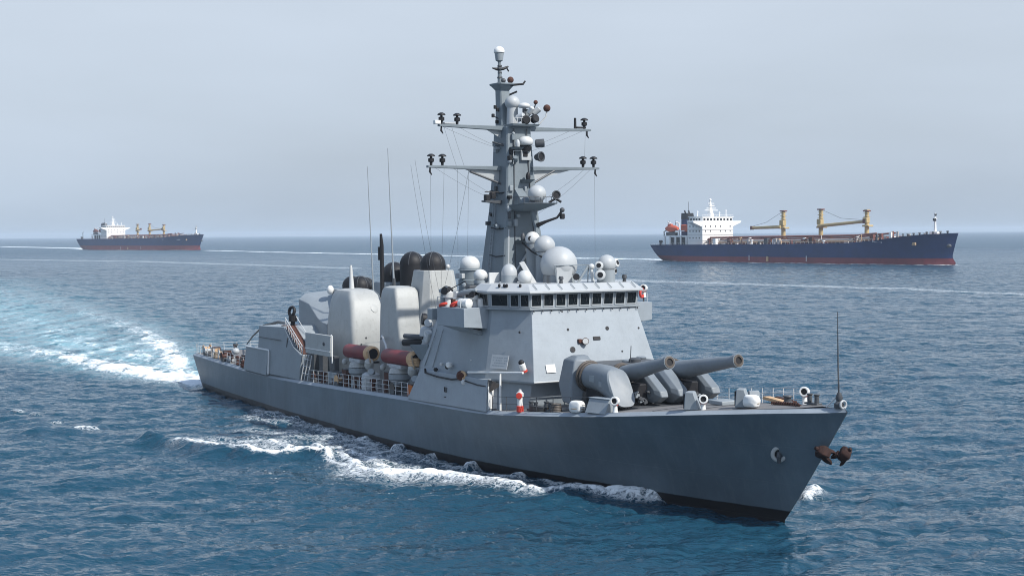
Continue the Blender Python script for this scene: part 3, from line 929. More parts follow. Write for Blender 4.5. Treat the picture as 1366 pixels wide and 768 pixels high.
MB().torus(Vector((-29.3, -7.25, 7.1)), .25, .1, (.5, -1, 0)).build('hose_coil', M['tan'], sup)
MB().box((-28.6, -6.9, 8.3), (.08, .08, .08)).build('eye_plate', M['white'], sup)

# ---- wheelhouse with its row of windows
wr0 = facet_ring(-23.25, 4.75, -26.05, 6.55, -28.1, 6.4, -30.6, 4.6, 12.33)
wr1 = facet_ring(-23.12, 4.82, -25.95, 6.66, -28.1, 6.5, -30.6, 4.7, 13.62)
wheel = MB().loft([wr0, wr1]).build('wheelhouse', M['grey'], ship, bevel=.02, sharp=20)
# sill ledge, window band and roof
sl0 = facet_ring(-22.98, 4.9, -25.92, 6.75, -28.1, 6.6, -30.6, 4.7, 12.28)
sl1 = facet_ring(-22.98, 4.9, -25.92, 6.75, -28.1, 6.6, -30.6, 4.7, 12.42)
MB().loft([sl0, sl1]).build('sill', M['midgrey'], wheel, bevel=.02)
rf0 = facet_ring(-22.72, 5.05, -25.85, 6.98, -28.4, 6.85, -31.2, 4.9, 13.5)
rf1 = facet_ring(-22.72, 5.05, -25.85, 6.98, -28.4, 6.85, -31.2, 4.9, 13.66)
rf2 = facet_ring(-23.55, 4.7, -26.3, 6.3, -28.3, 6.2, -31.0, 4.5, 14.16)
MB().loft([rf0, rf1, rf2]).build('roof', M['radomegrey'], wheel, bevel=.03, sharp=18)
def window(p0, p1, q0, q1, z0, z1, fx0, fx1):
    """pane in the facet between bottom edge p0-p1 and top edge q0-q1, fractions fx0..fx1"""
    p0, p1, q0, q1 = map(Vector, (p0, p1, q0, q1))
    def pt(f, g):
        return (p0.lerp(p1, f)).lerp(q0.lerp(q1, f), g)
    nn = (p1 - p0).cross(q0 - p0).normalized()
    cen = pt((fx0 + fx1) / 2, .5)
    if nn.dot(cen - Vector((-30, 0, 13))) < 0: nn = -nn
    fr = MB()
    fw_ = 0.05 / (p1 - p0).length
    corners = [pt(fx0, z0), pt(fx1, z0), pt(fx1, z1), pt(fx0, z1)]
    inner = [pt(fx0 + fw_, z0 + .06), pt(fx1 - fw_, z0 + .06), pt(fx1 - fw_, z1 - .05), pt(fx0 + fw_, z1 - .05)]
    # frame as a proud ring, pane set back in it
    V = []
    for d in (0.0, 0.05):
        V += [c + nn * d for c in corners] + [c + nn * d for c in inner]
    F_ = []
    for k in range(4):
        k2 = (k + 1) % 4
        F_ += [(8 + k, 8 + k2, 12 + k2, 12 + k), (k, k2, 8 + k2, 8 + k), (4 + k, 12 + k, 12 + k2, 4 + k2), (k, 4 + k, 4 + k2, k2)]
    fr.add(V, F_)
    w = fr.build('window', M['radomegrey'], ship)
    pane = MB().hexa([c + nn * .004 for c in inner] + [c + nn * .018 for c in inner]).build('pane', M['glass'], w)
    mid_ = inner[2].lerp(inner[3], .5)
    MB().tube([mid_ + nn * .07, inner[0].lerp(inner[1], .5).lerp(mid_, .25) + nn * .05 + (p1 - p0).normalized() * .16], .014, 5).build('wiper', M['darkgrey'], w)
    return w
def win_row(a_, b_, aa_, bb_, spans):
    for f0, f1 in spans:
        window(a_, b_, aa_, bb_, 0.12, 0.88, f0, f1)
# starboard chamfer facet (2 panes), front (9), port chamfer (1), sides
win_row(wr0[7], wr0[0], wr1[7], wr1[0], [(.03, .46), (.51, .735), (.765, .985)])
nf_ = 9
win_row(wr0[0], wr0[1], wr1[0], wr1[1], [(k / nf_ + .009, (k + 1) / nf_ - .009) for k in range(nf_)])
win_row(wr0[1], wr0[2], wr1[1], wr1[2], [(.04, .3), (.36, .62), (.68, .95)])
win_row(wr0[6], wr0[7], wr1[6], wr1[7], [(.12, .86)])
win_row(wr0[2], wr0[3], wr1[2], wr1[3], [(.12, .86)])
# rail studs along the roof edge and sill brackets
for k in range(9):
    y = -4.4 + k * 1.1
    MB().box((-23.1, y, 14.0), (.75, .04, .05), Matrix.Rotation(R(31), 3, 'Y')).build('roof_rib', M['midgrey'], wheel)
for k in range(13):
    y = -4.6 + k * .77
    MB().box((-22.94, y, 12.2), (.12, .05, .14)).build('bracket', M['darkgrey'], wheel)
# lights on the roof edge starboard
for (x, y) in ((-25.3, -6.2), (-25.0, -5.95), (-24.8, -5.85), (-23.9, -5.2)):
    MB().lathe([(.06, 0), (.1, .05), (.1, .2), (.05, .26)], (x, y, 13.95), n=10).build('roof_lamp', M['black'], wheel)

# ---- bridge wings: open boxes outboard each side
for sd_ in (-1, 1):
    y0, y1 = 6.35, 8.55
    xs = (-31.0, -26.55)
    p = [(xs[0], -y1, 10.95), (xs[1], -y1, 10.95), (xs[1], -y0, 10.8), (xs[0], -y0, 10.8), (xs[0], -y1, 12.38), (xs[1], -y1, 12.38), (xs[1], -y0, 12.42), (xs[0], -y0, 12.42)]
    if sd_ > 0: p = [(x - 0.0, -y, z) for x, y, z in p]
    wing = MB().hexa(p).build('bridge_wing', M['grey'], ship, bevel=.03)
    MB().hexa([(-31.2, sd_ * 6.3, 10.3), (-27.3, sd_ * 6.3, 10.1), (-27.2, sd_ * 8.3, 10.95), (-31, sd_ * 8.3, 10.95), (-31.2, sd_ * 6.2, 10.5), (-27.3, sd_ * 6.2, 10.5), (-27.2, sd_ * 8.4, 11), (-31, sd_ * 8.4, 11)]).build('bracket', M['midgrey'], wing)
    MB().tube([(-27.2, sd_ * 8.5, 12.42), (-27.2, sd_ * 8.5, 13.1), (-31, sd_ * 8.5, 13.1), (-31, sd_ * 8.5, 12.42)], .03).build('handrail', M['railwhite'], wing)
# gear on the starboard wing
def pelorus(c, s=1.0):
    o = MB().lathe([(.2 * s, 0), (.16 * s, .5 * s), (.3 * s, .55 * s), (.34 * s, .85 * s), (.1 * s, 1.0 * s)], c, n=16).build('pelorus', M['radome'], ship)
    MB().lathe([(.1 * s, 0), (.24 * s, .05), (.26 * s, .35 * s)], Vector(c) + Vector((0, 0, .9 * s)), (.3, -.9, .2), 14).build('sight', M['black'], o)
    return o
pelorus((-30.2, -8.0, 12.4), 1.25)
pelorus((-27.9, -6.9, 12.4), 1.0)
sg = MB().lathe([(.12, 0), (.12, .9), (.2, .95)], (-31.0, -7.6, 12.4), n=10).build('signal_lamp', M['darkgrey'], ship)
MB().lathe([(.28, -.3), (.36, -.1), (.36, .25)], (-31.0, -7.6, 13.55), (.2, -1, .25), 16).build('lamp_drum', M['black'], sg)
MB().lathe([(.3, .2), (.33, .27)], (-31.0, -7.6, 13.55), (.2, -1, .25), 16).build('lamp_glass', M['radome'], sg)
MB().lathe([(.26, 0), (.3, .2), (.3, .7)], (-30.1, -7.0, 13.2), (.4, -1, .1), 16).build('lamp_drum', M['radome'], sg)
MB().tube([(-30.9, -7.4, 13.7), (-29.6, -6.8, 14.3), (-29.0, -6.7, 13.4)], .04).build('bracket', M['black'], sg)
MB().lathe([(.3, 0), (.3, .6), (.1, .7)], (-27.6, -6.5, 12.4), n=12).build('vent_cowl', M['white'], ship)
MB().box((-28.9, -6.6, 13.2), (.7, .8, 1.6)).build('flag_locker', M['darkgrey'], ship, bevel=.05)
# twisted arm holding the side light on the starboard roof corner
MB().tube([(-27.6, -6.9, 13.7), (-28.6, -7.4, 13.5), (-29.8, -7.3, 13.3), (-30.2, -6.8, 13.2)], [.16, .22, .2, .12]).build('searchlight_arm', M['midgrey'], ship)

# ---- domes on the wheelhouse roof
def radome(c, r, h_base, z_base, mat='radome', stretch=1.0, rb=None, n=28):
    """white dome on a drum standing on the roof at z_base"""
    c = Vector(c); rb = rb or r * .86
    o = MB().dome(c, r, stretch, -.6, n).build('radome', M[mat], ship, sharp=60)
    MB().lathe([(rb, z_base - c.z), (rb, -.6 * r * stretch + .02), (rb * .92, -.5 * r * stretch)], c, n=n).build('drum', M['midgrey'], o)
    MB().torus(c + Vector((0, 0, -.58 * r * stretch)), r * .82, .04, n=n, k=6).build('seam', M['darkgrey'], o)
    return o
big = radome((-26.9, 0.0, 15.5), 1.45, 1, 14.1, 'radomegrey')
radome((-29.2, 0.1, 16.95), 0.84, 1, 14.1, 'radomegrey')
radome((-30.9, 0.0, 17.5), 0.6, 1, 14.1)
# elongated dome and ball beside it
o = MB().dome((-28.2, -3.7, 14.85), .62, 1.25, -.2, 24).build('radome', M['radomegrey'], ship, sharp=60)
MB().lathe([(.62, -.75), (.625, -.1)], (-28.2, -3.7, 14.85), n=24).build('drum', M['midgrey'], o)
o = MB().dome((-27.0, -3.0, 14.6), .56, 1.0, -.9, 24, axis=(.5, -.3, .6)).build('radome', M['radome'], ship, sharp=60)
MB().tube([(-27.1, -3.0, 14.5), (-27.2, -3.05, 14.05)], .2).build('stem', M['darkgrey'], o)
rd = radome((-24.7, 3.0, 15.55), .72, 1, 14.1, 'radomegrey')
for (x, y, z, ax, r) in ((-24.1, 1.9, 15.45, (.6, -.5, .1), .33), (-24.0, 1.95, 14.75, (.7, -.5, 0), .40), (-25.0, 4.0, 15.6, (.6, .3, .2), .34), (-25.1, 3.9, 15.0, (.6, .3, 0), .28)):
    o = MB().lathe([(r * .6, -.3), (r, -.1), (r, .15), (r * .7, .2)], (x, y, z), ax, 18).build('horn_antenna', M['radome'], ship)
    MB().lathe([(r * .55, .1), (r * .55, .22)], (x, y, z), ax, 14).build('mouth', M['black'], o)
    MB().tube([(x - .1, y, z - .1), (x - .2, y, 14.1)], .08).build('stem', M['midgrey'], o)
# framed screen in front of the big dome
sc_ = MB()
fp = [(-25.5, -1.0, 14.1), (-25.1, 1.5, 14.1), (-25.3, 1.7, 15.5), (-25.6, -1.2, 15.5)]
sc_.tube(fp + [fp[0]], .06, 6)
sc_.tube([(-25.3, .7, 14.1), (-25.2, 1.6, 15.4)], .09, 6)
scr = sc_.build('antenna_frame', M['midgrey'], ship)
MB().lathe([(.22, -.2), (.26, .25)], (-25.2, .5, 14.6), (1, -.5, 0), 14).build('camera', M['black'], scr)
MB().hexa([(-25.62, -.9, 14.15), (-25.5, .3, 14.15), (-25.56, .3, 14.15), (-25.68, -.9, 14.15), (-25.66, -1.0, 15.45), (-25.5, .4, 15.45), (-25.56, .4, 15.45), (-25.72, -1.0, 15.45)]).build('panel', M['radomegrey'], scr)
MB().tube([(-24.95, 1.9, 14.1), (-25.1, 1.8, 15.4)], .12).build('post', M['radome'], scr)
MB().dome((-25.1, 1.85, 15.35), .24, 1, -.8, 16).build('cap', M['radome'], scr)
MB().hexa([(-27.2, -2.3, 14.1), (-27.0, -1.9, 14.1), (-27.1, -1.9, 14.1), (-27.3, -2.3, 14.1), (-28.0, -2.9, 15.7), (-27.8, -2.6, 15.8), (-27.9, -2.6, 15.8), (-28.1, -2.9, 15.7)]).build('whip_mount', M['radome'], ship)
mb = MB()
for k in range(6):
    mb.tube([(-24.6 - k * .35, -2.2 + k * .1, 14.1), (-24.6 - k * .35, -2.2 + k * .1, 14.75)], .03, 6)
mb.tube([(-24.6, -2.2, 14.75), (-26.4, -1.7, 14.75)], .03, 6)
mb.build('guard_rail', M['darkgrey'], ship)
for (x, y, z) in ((-24.3, -1.4, 14.1), (-24.2, 4.3, 14.05), (-24.8, 4.7, 14.1)):
    o = MB().lathe([(.16, 0), (.12, .35), (.2, .4), (.16, .6)], (x, y, z), n=12).build('roof_fitting', M['darkgrey'], ship)

# port wing red lifebuoy light stand
o = MB().tube([(-27.4, 8.3, 12.4), (-27.4, 8.3, 12.95)], .07).build('lamp_stand', M['darkgrey'], ship)

# ---- starboard tall radar drum with white cap, and its small neighbour
o = MB().lathe([(.95, 11.9), (.88, 13.9), (.92, 13.95), (.92, 14.3), (.84, 14.35), (.82, 15.0), (.84, 15.05), (.84, 15.25)], (-32.4, -4.9, 0), n=28).build('radar_drum', M['mast'], ship)
MB().dome((-32.4, -4.9, 15.5), .8, .9, -.4, 28).build('cap', M['radome'], o, sharp=60)
MB().torus((-32.4, -4.9, 15.12), .88, .05).build('band', M['midgrey'], o)
for a_ in (-2.2, -1.2, .3):
    MB().box((-32.4 + .98 * math.cos(a_), -4.9 + .98 * math.sin(a_), 14.65), (.35, .35, .4), Matrix.Rotation(a_, 3, 'Z')).build('equipment_box', M['radomegrey'], o, bevel=.03)
o = MB().lathe([(.5, 13.0), (.45, 14.0), (.55, 14.1), (.55, 14.35), (.4, 14.4)], (-29.9, -5.3, 0), n=20).build('radar_drum', M['midgrey'], ship)
MB().dome((-29.9, -5.3, 14.7), .56, .9, -.5, 20).build('cap', M['radome'], o, sharp=60)
MB().box((-29.0, -4.6, 14.5), (.15, .9, .9)).build('antenna_panel', M['radome'], o, bevel=.02)
MB().box((-29.15, -4.6, 14.5), (.2, .6, .7)).build('antenna_back', M['black'], o)

# ---- mast
def sq(cx, cy, hx, hy, z, ch=.22):
    """square ring with chamfered corners"""
    a_, b_ = hx * ch, hy * ch
    return [(cx + hx, cy - hy + b_, z), (cx + hx, cy + hy - b_, z), (cx + hx - a_, cy + hy, z), (cx - hx + a_, cy + hy, z), (cx - hx, cy + hy - b_, z), (cx - hx, cy - hy + b_, z), (cx - hx + a_, cy - hy, z), (cx + hx - a_, cy - hy, z)]
mast = MB().loft([sq(-34, 0, 2.35, 2.35, 12.1, .1), sq(-34, 0, 2.12, 2.12, 14, .1), sq(-34, 0, 1.5, 1.5, 20, .1), sq(-34, 0, 1.27, 1.27, 23.4, .1), sq(-34.1, 0, 1.12, 1.12, 26.6, .1)]).build('mast', M['mast'], ship, bevel=.03, sharp=15)
tower = MB().loft([sq(-35.2, -.05, .62, .62, 26.5), sq(-35.45, -.05, .5, .5, 28.5), sq(-35.6, -.05, .46, .46, 29.7), sq(-35.6, -.05, .75, .72, 30.05), sq(-35.6, -.05, .95, .8, 30.15), sq(-35.6, -.05, .95, .8, 30.27)]).build('mast_top', M['mast'], ship, bevel=.02, sharp=15)
MB().tube([(-36.0, -.05, 30.2), (-36.05, -.05, 32.2)], [.2, .13], 10).build('pole', M['mast'], tower)
for z, w_ in ((30.8, .34), (31.2, .28), (31.55, .5), (31.75, .3)):
    MB().box((-36.0, -.05, z), (w_, w_, .16)).build('pole_fitting', M['darkgrey'], tower, bevel=.03)
MB().tube([(-36.0, -.75, 31.55), (-36.0, -.3, 31.48), (-36, .3, 31.55), (-36.0, .75, 31.75)], [.05, .13, .13, .07]).build('cross_arm', M['black'], tower)
MB().tube([(-36, .55, 31.7), (-36, .8, 31.35)], .06).build('hook', M['black'], tower)
MB().lathe([(.12, 32.1), (.30, 32.2), (.38, 32.75), (.38, 32.85)], (-36.08, -.05, 0), n=18).build('beacon', M['midgrey'], tower)
MB().dome((-36.08, -.05, 32.95), .45, .95, -.25, 20).build('beacon_cap', M['white'], tower, sharp=60)
MB().dome((-35.1, .45, 30.55), .27, 1, -.9, 16).build('ball_lamp', M['rust'], tower)
MB().dome((-35.4, -.05, 30.5), .2, 1, -.9, 16).build('ball_lamp', M['darkgrey'], tower)
MB().tube([(-34.9, .3, 30.1), (-34.5, 1.3, 30.2), (-34.5, 1.5, 30.45)], [.1, .09, .07]).build('bracket', M['black'], tower)
MB().tube([(-35.2, .3, 29.3), (-34.8, .9, 29.6)], .08).build('bracket', M['black'], tower)
for (dy, z) in ((-.75, 28.1), (-.95, 27.4), (-.6, 26.9), (-.55, 27.9)):
    MB().tube([(-35.3, -.4, z - .1), (-35.3, dy - .1, z + .15)], .05).build('arm', M['darkgrey'], tower)
    MB().box((-35.3, dy - .15, z + .2), (.22, .22, .3)).build('arm_lamp', M['black'], tower, bevel=.04)
# radar cluster in front of the mast top, on its own shelf
shelf = MB().hexa([(-35.0, -.9, 26.5), (-32.4, -.9, 26.6), (-32.4, 1.5, 26.6), (-35, 1.3, 26.5), (-35.0, -.9, 26.75), (-32.3, -1.0, 26.78), (-32.3, 1.6, 26.78), (-35, 1.4, 26.75)]).build('radar_shelf', M['mast'], ship, bevel=.02)
MB().dome((-34.3, .15, 28.6), .62, .95, -.8, 20).build('radome', M['radomegrey'], shelf, sharp=60)
MB().lathe([(.5, 26.7), (.45, 28.2)], (-34.3, .15, 0), n=18).build('drum', M['radomegrey'], shelf)
MB().dome((-33.4, .75, 28.3), .5, .55, -.5, 20).build('dish_cover', M['radome'], shelf, sharp=60)
MB().lathe([(.15, 26.8), (.15, 28.1)], (-33.4, .75, 0), n=12).build('drum', M['darkgrey'], shelf)
for (x, y, z, ax, r, l, mt) in ((-33.2, -.1, 27.2, (.8, .5, .3), .3, .7, 'radomegrey'), (-32.8, .4, 27.1, (1, -.2, 0), .36, .5, 'black'), (-32.7, 1.1, 27.15, (1, .1, .2), .34, .5, 'black'),
                               (-33.0, 1.3, 27.6, (.4, .6, .6), .25, .7, 'radomegrey'), (-32.9, .9, 27.6, (.5, .2, .8), .22, .6, 'radome'), (-33.6, 1.0, 27.4, (.1, .3, .9), .28, .6, 'midgrey')):
    o = MB().lathe([(r * .6, 0), (r, .12), (r, l), (r * .8, l + .06)], (x, y, z), ax, 16).build('sensor', M[mt], shelf)
MB().tube([(-32.6, 1.7, 26.8), (-32.4, 2.2, 27.4), (-32.4, 2.3, 27.9)], .06).build('lamp_arm', M['railwhite'], shelf)
MB().dome((-32.4, 2.3, 28.1), .3, 1, -.95, 14).build('lamp_globe', M['rust'], shelf)
MB().tube([(-33.2, 1.4, 27.6), (-33, 1.6, 28.5)], .05).build('lamp_arm', M['darkgrey'], shelf)
MB().dome((-33, 1.6, 28.6), .18, 1, -.9, 12).build('lamp_globe', M['rust'], shelf)
mb = MB()
for y in np.linspace(-.9, 1.5, 7):
    mb.tube([(-32.35, y, 26.78), (-32.35, y, 27.25)], .025, 6)
mb.tube([(-32.35, -.9, 27.25), (-32.35, 1.5, 27.25)], .025, 6)
mb.build('shelf_rail', M['railwhite'], shelf)
# instruments below the shelf
o = MB().dome((-32.6, .4, 25.35), .62, .75, -.6, 22).build('radome', M['radome'], ship, sharp=60)
MB().lathe([(.4, -.75), (.5, -.4)], (-32.6, .4, 25.35), n=18).build('drum', M['black'], o)
MB().lathe([(.3, 0), (.34, .1), (.34, .7)], (-32.4, 1.2, 25.2), (.4, 1, .1), 16).build('side_horn', M['darkgrey'], o)
MB().box((-32.8, .4, 24.3), (.6, .9, .9)).build('equipment_box', M['radomegrey'], ship, bevel=.03)
MB().box((-32.48, .3, 24.35), (.06, .4, .4)).build('equipment_hatch', M['black'], ship)
mb = MB().tube([(-32.5, -.8, 23.55), (-32.5, -.8, 24.6), (-32.5, .5, 24.6)], .03, 6)
mb.build('guard_rail', M['railwhite'], mast)
MB().tube([(-33.3, -.95, 25.0), (-34, -1.9, 25.35)], [.12, .07]).build('stub_arm', M['darkgrey'], mast)
def round_horn(c, ax, r, l, par):
    o = MB().lathe([(r * .55, -l), (r * .8, -l * .4), (r, 0), (r, l * .25), (r * .8, l * .26), (r * .7, 0)], c, ax, 20).build('loudhailer', M['darkgrey'], par)
    MB().lathe([(r * .7, 0), (r * .7, l * .1)], c, ax, 16).build('mouth', M['black'], o)
    return o
round_horn((-32.2, 1.55, 24.15), (.8, .25, .05), .42, .5, ship)
# yardarms
def yard(x, y0, y1, z0, z1, gl, gr, zdrop, lamps):
    def zz(y): return z0 + (z1 - z0) * (y - y0) / (y1 - y0)
    def ring(y, h, w):
        z = zz(y)
        return [(x - w, y, z - h), (x + w, y, z - h), (x + w, y, z), (x - w, y, z)]
    yd = MB().loft([ring(y0, .17, .2), ring(-2.2, .32, .3), ring(-.6, .36, .4), ring(.6, .36, .4), ring(2.4, .32, .3), ring(y1, .17, .2)]).build('yardarm', M['mast'], ship, bevel=.02)
    # triangular web plates under each root
    for (ya, yb) in (gl, gr):
        za = zz(ya) - .2
        MB().hexa([(x - .05, yb, za - zdrop), (x + .05, yb, za - zdrop), (x + .05, yb, za - zdrop + .02), (x - .05, yb, za - zdrop + .02), (x - .05, ya, za - .02), (x + .05, ya, za - .02), (x + .05, yb, za), (x - .05, yb, za)]).build('web_plate', M['radomegrey'], yd)
    for (y, kind) in lamps:
        z = zz(y)
        if kind == 'tall':
            l = MB().tube([(x, y, z), (x, y, z + .9)], [.12, .1], 10).build('yard_lamp', M['black'], yd)
        else:
            MB().lathe([(.1, 0), (.12, .25), (.24, .3), (.24, .55), (.1, .6), (.1, .7), (.34, .72), (.30, .82), (.12, .92)], (x, y, z), n=14).build('yard_lamp', M['black'], yd)
    for y in (y0 + .25, y1 - .3):
        MB().tube([(x, y, zz(y) - .12), (x + .05, y - .05, zz(y) - .5), (x + .1, y + .1, zz(y) - .75)], [.06, .09, .04], 8).build('block', M['black'], yd)
    return yd
y1_ = yard(-34, -7.79, 8.27, 23.37, 23.45, (-4.6, -1.05), (5.6, 1.05), 1.15, ((-7.45, 'd'), (-6.45, 'd'), (6.75, 'd'), (7.8, 'd')))
y2_ = yard(-34, -6.76, 7.47, 26.65, 26.64, (-2.6, -.9), (.9, .5), .9, ((-6.5, 'd'), (-5.1, 'd'), (6.0, 'tall'), (6.9, 's')))
MB().box((-34, -6.9, 26.8), (.4, .5, .3)).build('yard_box', M['white'], y2_, bevel=.03)
MB().box((-34, 6.55, 26.75), (.3, .9, .14)).build('yard_box', M['black'], y2_, bevel=.03)
MB().box((-34, -5.8, 26.75), (.3, 1.0, .14)).build('yard_box', M['radomegrey'], y2_, bevel=.03)
# braces under the lower yard and rungs on the mast
MB().tube([(-34, -4.0, 22.95), (-33.6, -1.15, 21.9)], .09).build('brace', M['darkgrey'], mast)
MB().tube([(-33.4, 3.6, 23.1), (-33.2, 1.2, 21.9)], .09).build('brace', M['darkgrey'], mast)
for (z0_, xx, yy) in ((21.2, -33.1, -1.45), (18.3, -32.9, -1.75), (16.1, -32.7, -2.0)):
    MB().tube([(xx - 1.5, yy - .1, z0_ + .15), (xx - .4, yy - .15, z0_), (xx + .5, yy + .2, z0_ + .1)], .05).build('foot_rung', M['black'], mast)
MB().tube([(-32.3, -1.4, 18.3), (-31.9, -1.7, 14.1)], .07).build('cable_trunk', M['radomegrey'], mast)
MB().tube([(-31.9, -1.2, 14.6), (-32.0, .6, 17.0)], .09).build('brace', M['radomegrey'], mast)
MB().hexa([(-33.9, -1.5, 20.35), (-33.2, -1.5, 20.35), (-33.2, -3.0, 20.5), (-33.9, -3.0, 20.5), (-33.9, -1.3, 20.62), (-33.2, -1.3, 20.62), (-33.2, -3.0, 20.62), (-33.9, -3.0, 20.62)]).build('side_shelf', M['darkgrey'], mast)
for (yy, zz_) in ((-2.2, 21.0), (-2.7, 20.85)):
    MB().box((-33.5, yy, zz_), (.45, .42, .5)).build('shelf_instrument', M['black'], mast, bevel=.05)
MB().tube([(-33.5, -2.9, 21.3), (-33.5, -1.6, 21.3)], .04).build('shelf_bar', M['black'], mast)
# main radar platform, forward of the mast
plat = MB().hexa([(-33.2, -1.2, 19.75), (-31.4, -.6, 19.75), (-31.4, .9, 19.75), (-33.2, 1.2, 19.75), (-33.4, -1.35, 20.15), (-29.9, -1.35, 20.3), (-29.9, 1.75, 20.3), (-33.4, 1.5, 20.15)]).build('radar_platform', M['mast'], ship, bevel=.03)
MB().hexa([(-33.3, -1.3, 20.17), (-29.9, -1.3, 20.32), (-29.9, 1.7, 20.32), (-33.3, 1.45, 20.17), (-33.3, -1.3, 20.2), (-29.85, -1.35, 20.38), (-29.85, 1.75, 20.38), (-33.3, 1.45, 20.2)]).build('platform_plate', M['midgrey'], plat)
MB().dome((-30.6, .25, 21.1), .74, .95, -.75, 26).build('radome', M['radomegrey'], plat, sharp=60)
MB().lathe([(.5, 20.35), (.5, 20.65)], (-30.6, .25, 0), n=20).build('drum', M['darkgrey'], plat)
MB().hexa([(-33.0, -.9, 20.3), (-31.2, -.7, 20.35), (-31.2, .1, 20.35), (-33, .1, 20.3), (-33.0, -.9, 21.9), (-32.9, -.7, 21.9), (-32.9, .1, 21.9), (-33, .1, 21.9)]).build('fairing', M['mast'], plat)
mb = MB()
for k in range(7):
    mb.tube([(-29.95, -1.3 + k * .5, 20.3), (-29.95, -1.3 + k * .5, 20.85)], .022, 6)
for k in range(5):
    mb.tube([(-29.95 - k * .8, -1.33, 20.25), (-29.95 - k * .8, -1.33, 20.85)], .022, 6)
mb.tube([(-33.2, -1.33, 20.85), (-29.95, -1.33, 20.85), (-29.95, 1.7, 20.85)], .022, 6)
mb.build('platform_rail', M['darkgrey'], plat)
round_horn((-29.8, 1.55, 21.0), (.85, -.2, .05), .36, .5, plat)
MB().tube([(-30.0, 1.0, 20.4), (-29.8, 1.5, 20.7), (-29.8, 2.0, 20.45)], .1).build('horn_bracket', M['black'], plat)
# crooked lamp arm below the platform
arm = MB().tube([(-31.0, .5, 18.6), (-30.4, 1.0, 18.9), (-29.9, 1.7, 19.2), (-29.7, 2.0, 19.7)], [.2, .12, .1, .1]).build('lamp_arm', M['black'], ship)
MB().box((-29.7, 2.05, 19.3), (.35, .35, .45)).build('lamp_head', M['black'], arm, bevel=.08)
MB().dome((-29.7, 2.05, 19.8), .2, 1, -.9, 14).build('lamp_globe', M['darkgrey'], arm)
MB().tube([(-31.5, .3, 19.8), (-31.1, .5, 18.4), (-30.9, .4, 17.9)], [.2, .22, .16]).build('drop_pipe', M['mast'], arm)
MB().lathe([(.2, -.05), (.2, .05)], (-30.55, -.4, 17.55), (.9, -.4, 0), 14).build('port_glass', M['black'], ship)
MB().tube([(-31.5, -.6, 17.2), (-29.8, -.7, 16.5), (-28.4, -.4, 16.0)], .07).build('cable', M['black'], ship)

mr_ = random.Random(9)
def mast_half(z): return float(np.interp(z, [12.1, 14, 20, 23.4, 26.6], [2.35, 2.12, 1.5, 1.27, 1.12]))
for q in range(26):
    z = mr_.uniform(17.6, 26.2); h_ = mast_half(z); mt_ = mr_.choice(('mast', 'midgrey', 'darkgrey', 'black', 'midgrey'))
    s1, s2, s3 = mr_.uniform(.18, .5), mr_.uniform(.15, .45), mr_.uniform(.2, .6)
    if q % 3 == 0: c_ = (-34 + mr_.uniform(-.7, .9) * h_, -h_ - s2 * .45, z)
    elif q % 3 == 1: c_ = (-34 + h_ + s1 * .45, mr_.uniform(-.8, .8) * h_, z)
    else: c_ = (-34 + h_ + .1, h_ * mr_.choice((-.85, .85)), z)
    if q % 4 == 3: MB().lathe([(s1 * .4, -s3 * .4), (s1 * .5, 0), (s1 * .35, s3 * .5)], c_, (mr_.uniform(-.5, 1), mr_.uniform(-1, .6), mr_.uniform(-.2, .8)), 12).build('mast_fitting', M[mt_], mast)
    else: MB().box(c_, (s1, s2, s3)).build('mast_fitting', M[mt_], mast, bevel=.03)
for (yy, x_off) in ((-.5, .0), (.55, .0)):
    MB().tube([(-34 + mast_half(z) + .04, yy * mast_half(z), z) for z in (14.2, 17, 20, 23.4, 26.4)], .045, 6).build('cable_run', M['darkgrey'], mast)
lad = MB()
for sgn in (-.18, .18):
    lad.tube([(-34.3 + sgn, -mast_half(z) - .12, z) for z in (14.2, 20, 23.2)], .03, 5)
for z in np.arange(14.4, 23.1, .32):
    lad.tube([(-34.48, -mast_half(z) - .12, z), (-34.12, -mast_half(z) - .12, z)], .022, 4)
lad.build('mast_ladder', M['midgrey'], mast)
for (z, dx_, sy) in ((24.9, .8, -.5), (22.3, .7, .4), (17.4, .8, -.4), (16.2, .6, .7)):
    h_ = mast_half(z)
    pl_ = MB().hexa([(-34 + h_, sy - .45, z - .3), (-34 + h_, sy + .45, z - .3), (-34 + h_, sy + .45, z - .28), (-34 + h_, sy - .45, z - .28), (-34 + h_, sy - .5, z), (-34 + h_ + dx_, sy - .5, z), (-34 + h_ + dx_, sy + .5, z), (-34 + h_, sy + .5, z)]).build('bracket_shelf', M['mast'], mast)
    MB().lathe([(.16, 0), (.2, .25), (.14, .5), (.05, .6)], (-34 + h_ + dx_ * .6, sy, z), n=12).build('shelf_sensor', M[mr_.choice(('darkgrey', 'radomegrey', 'black'))], pl_)

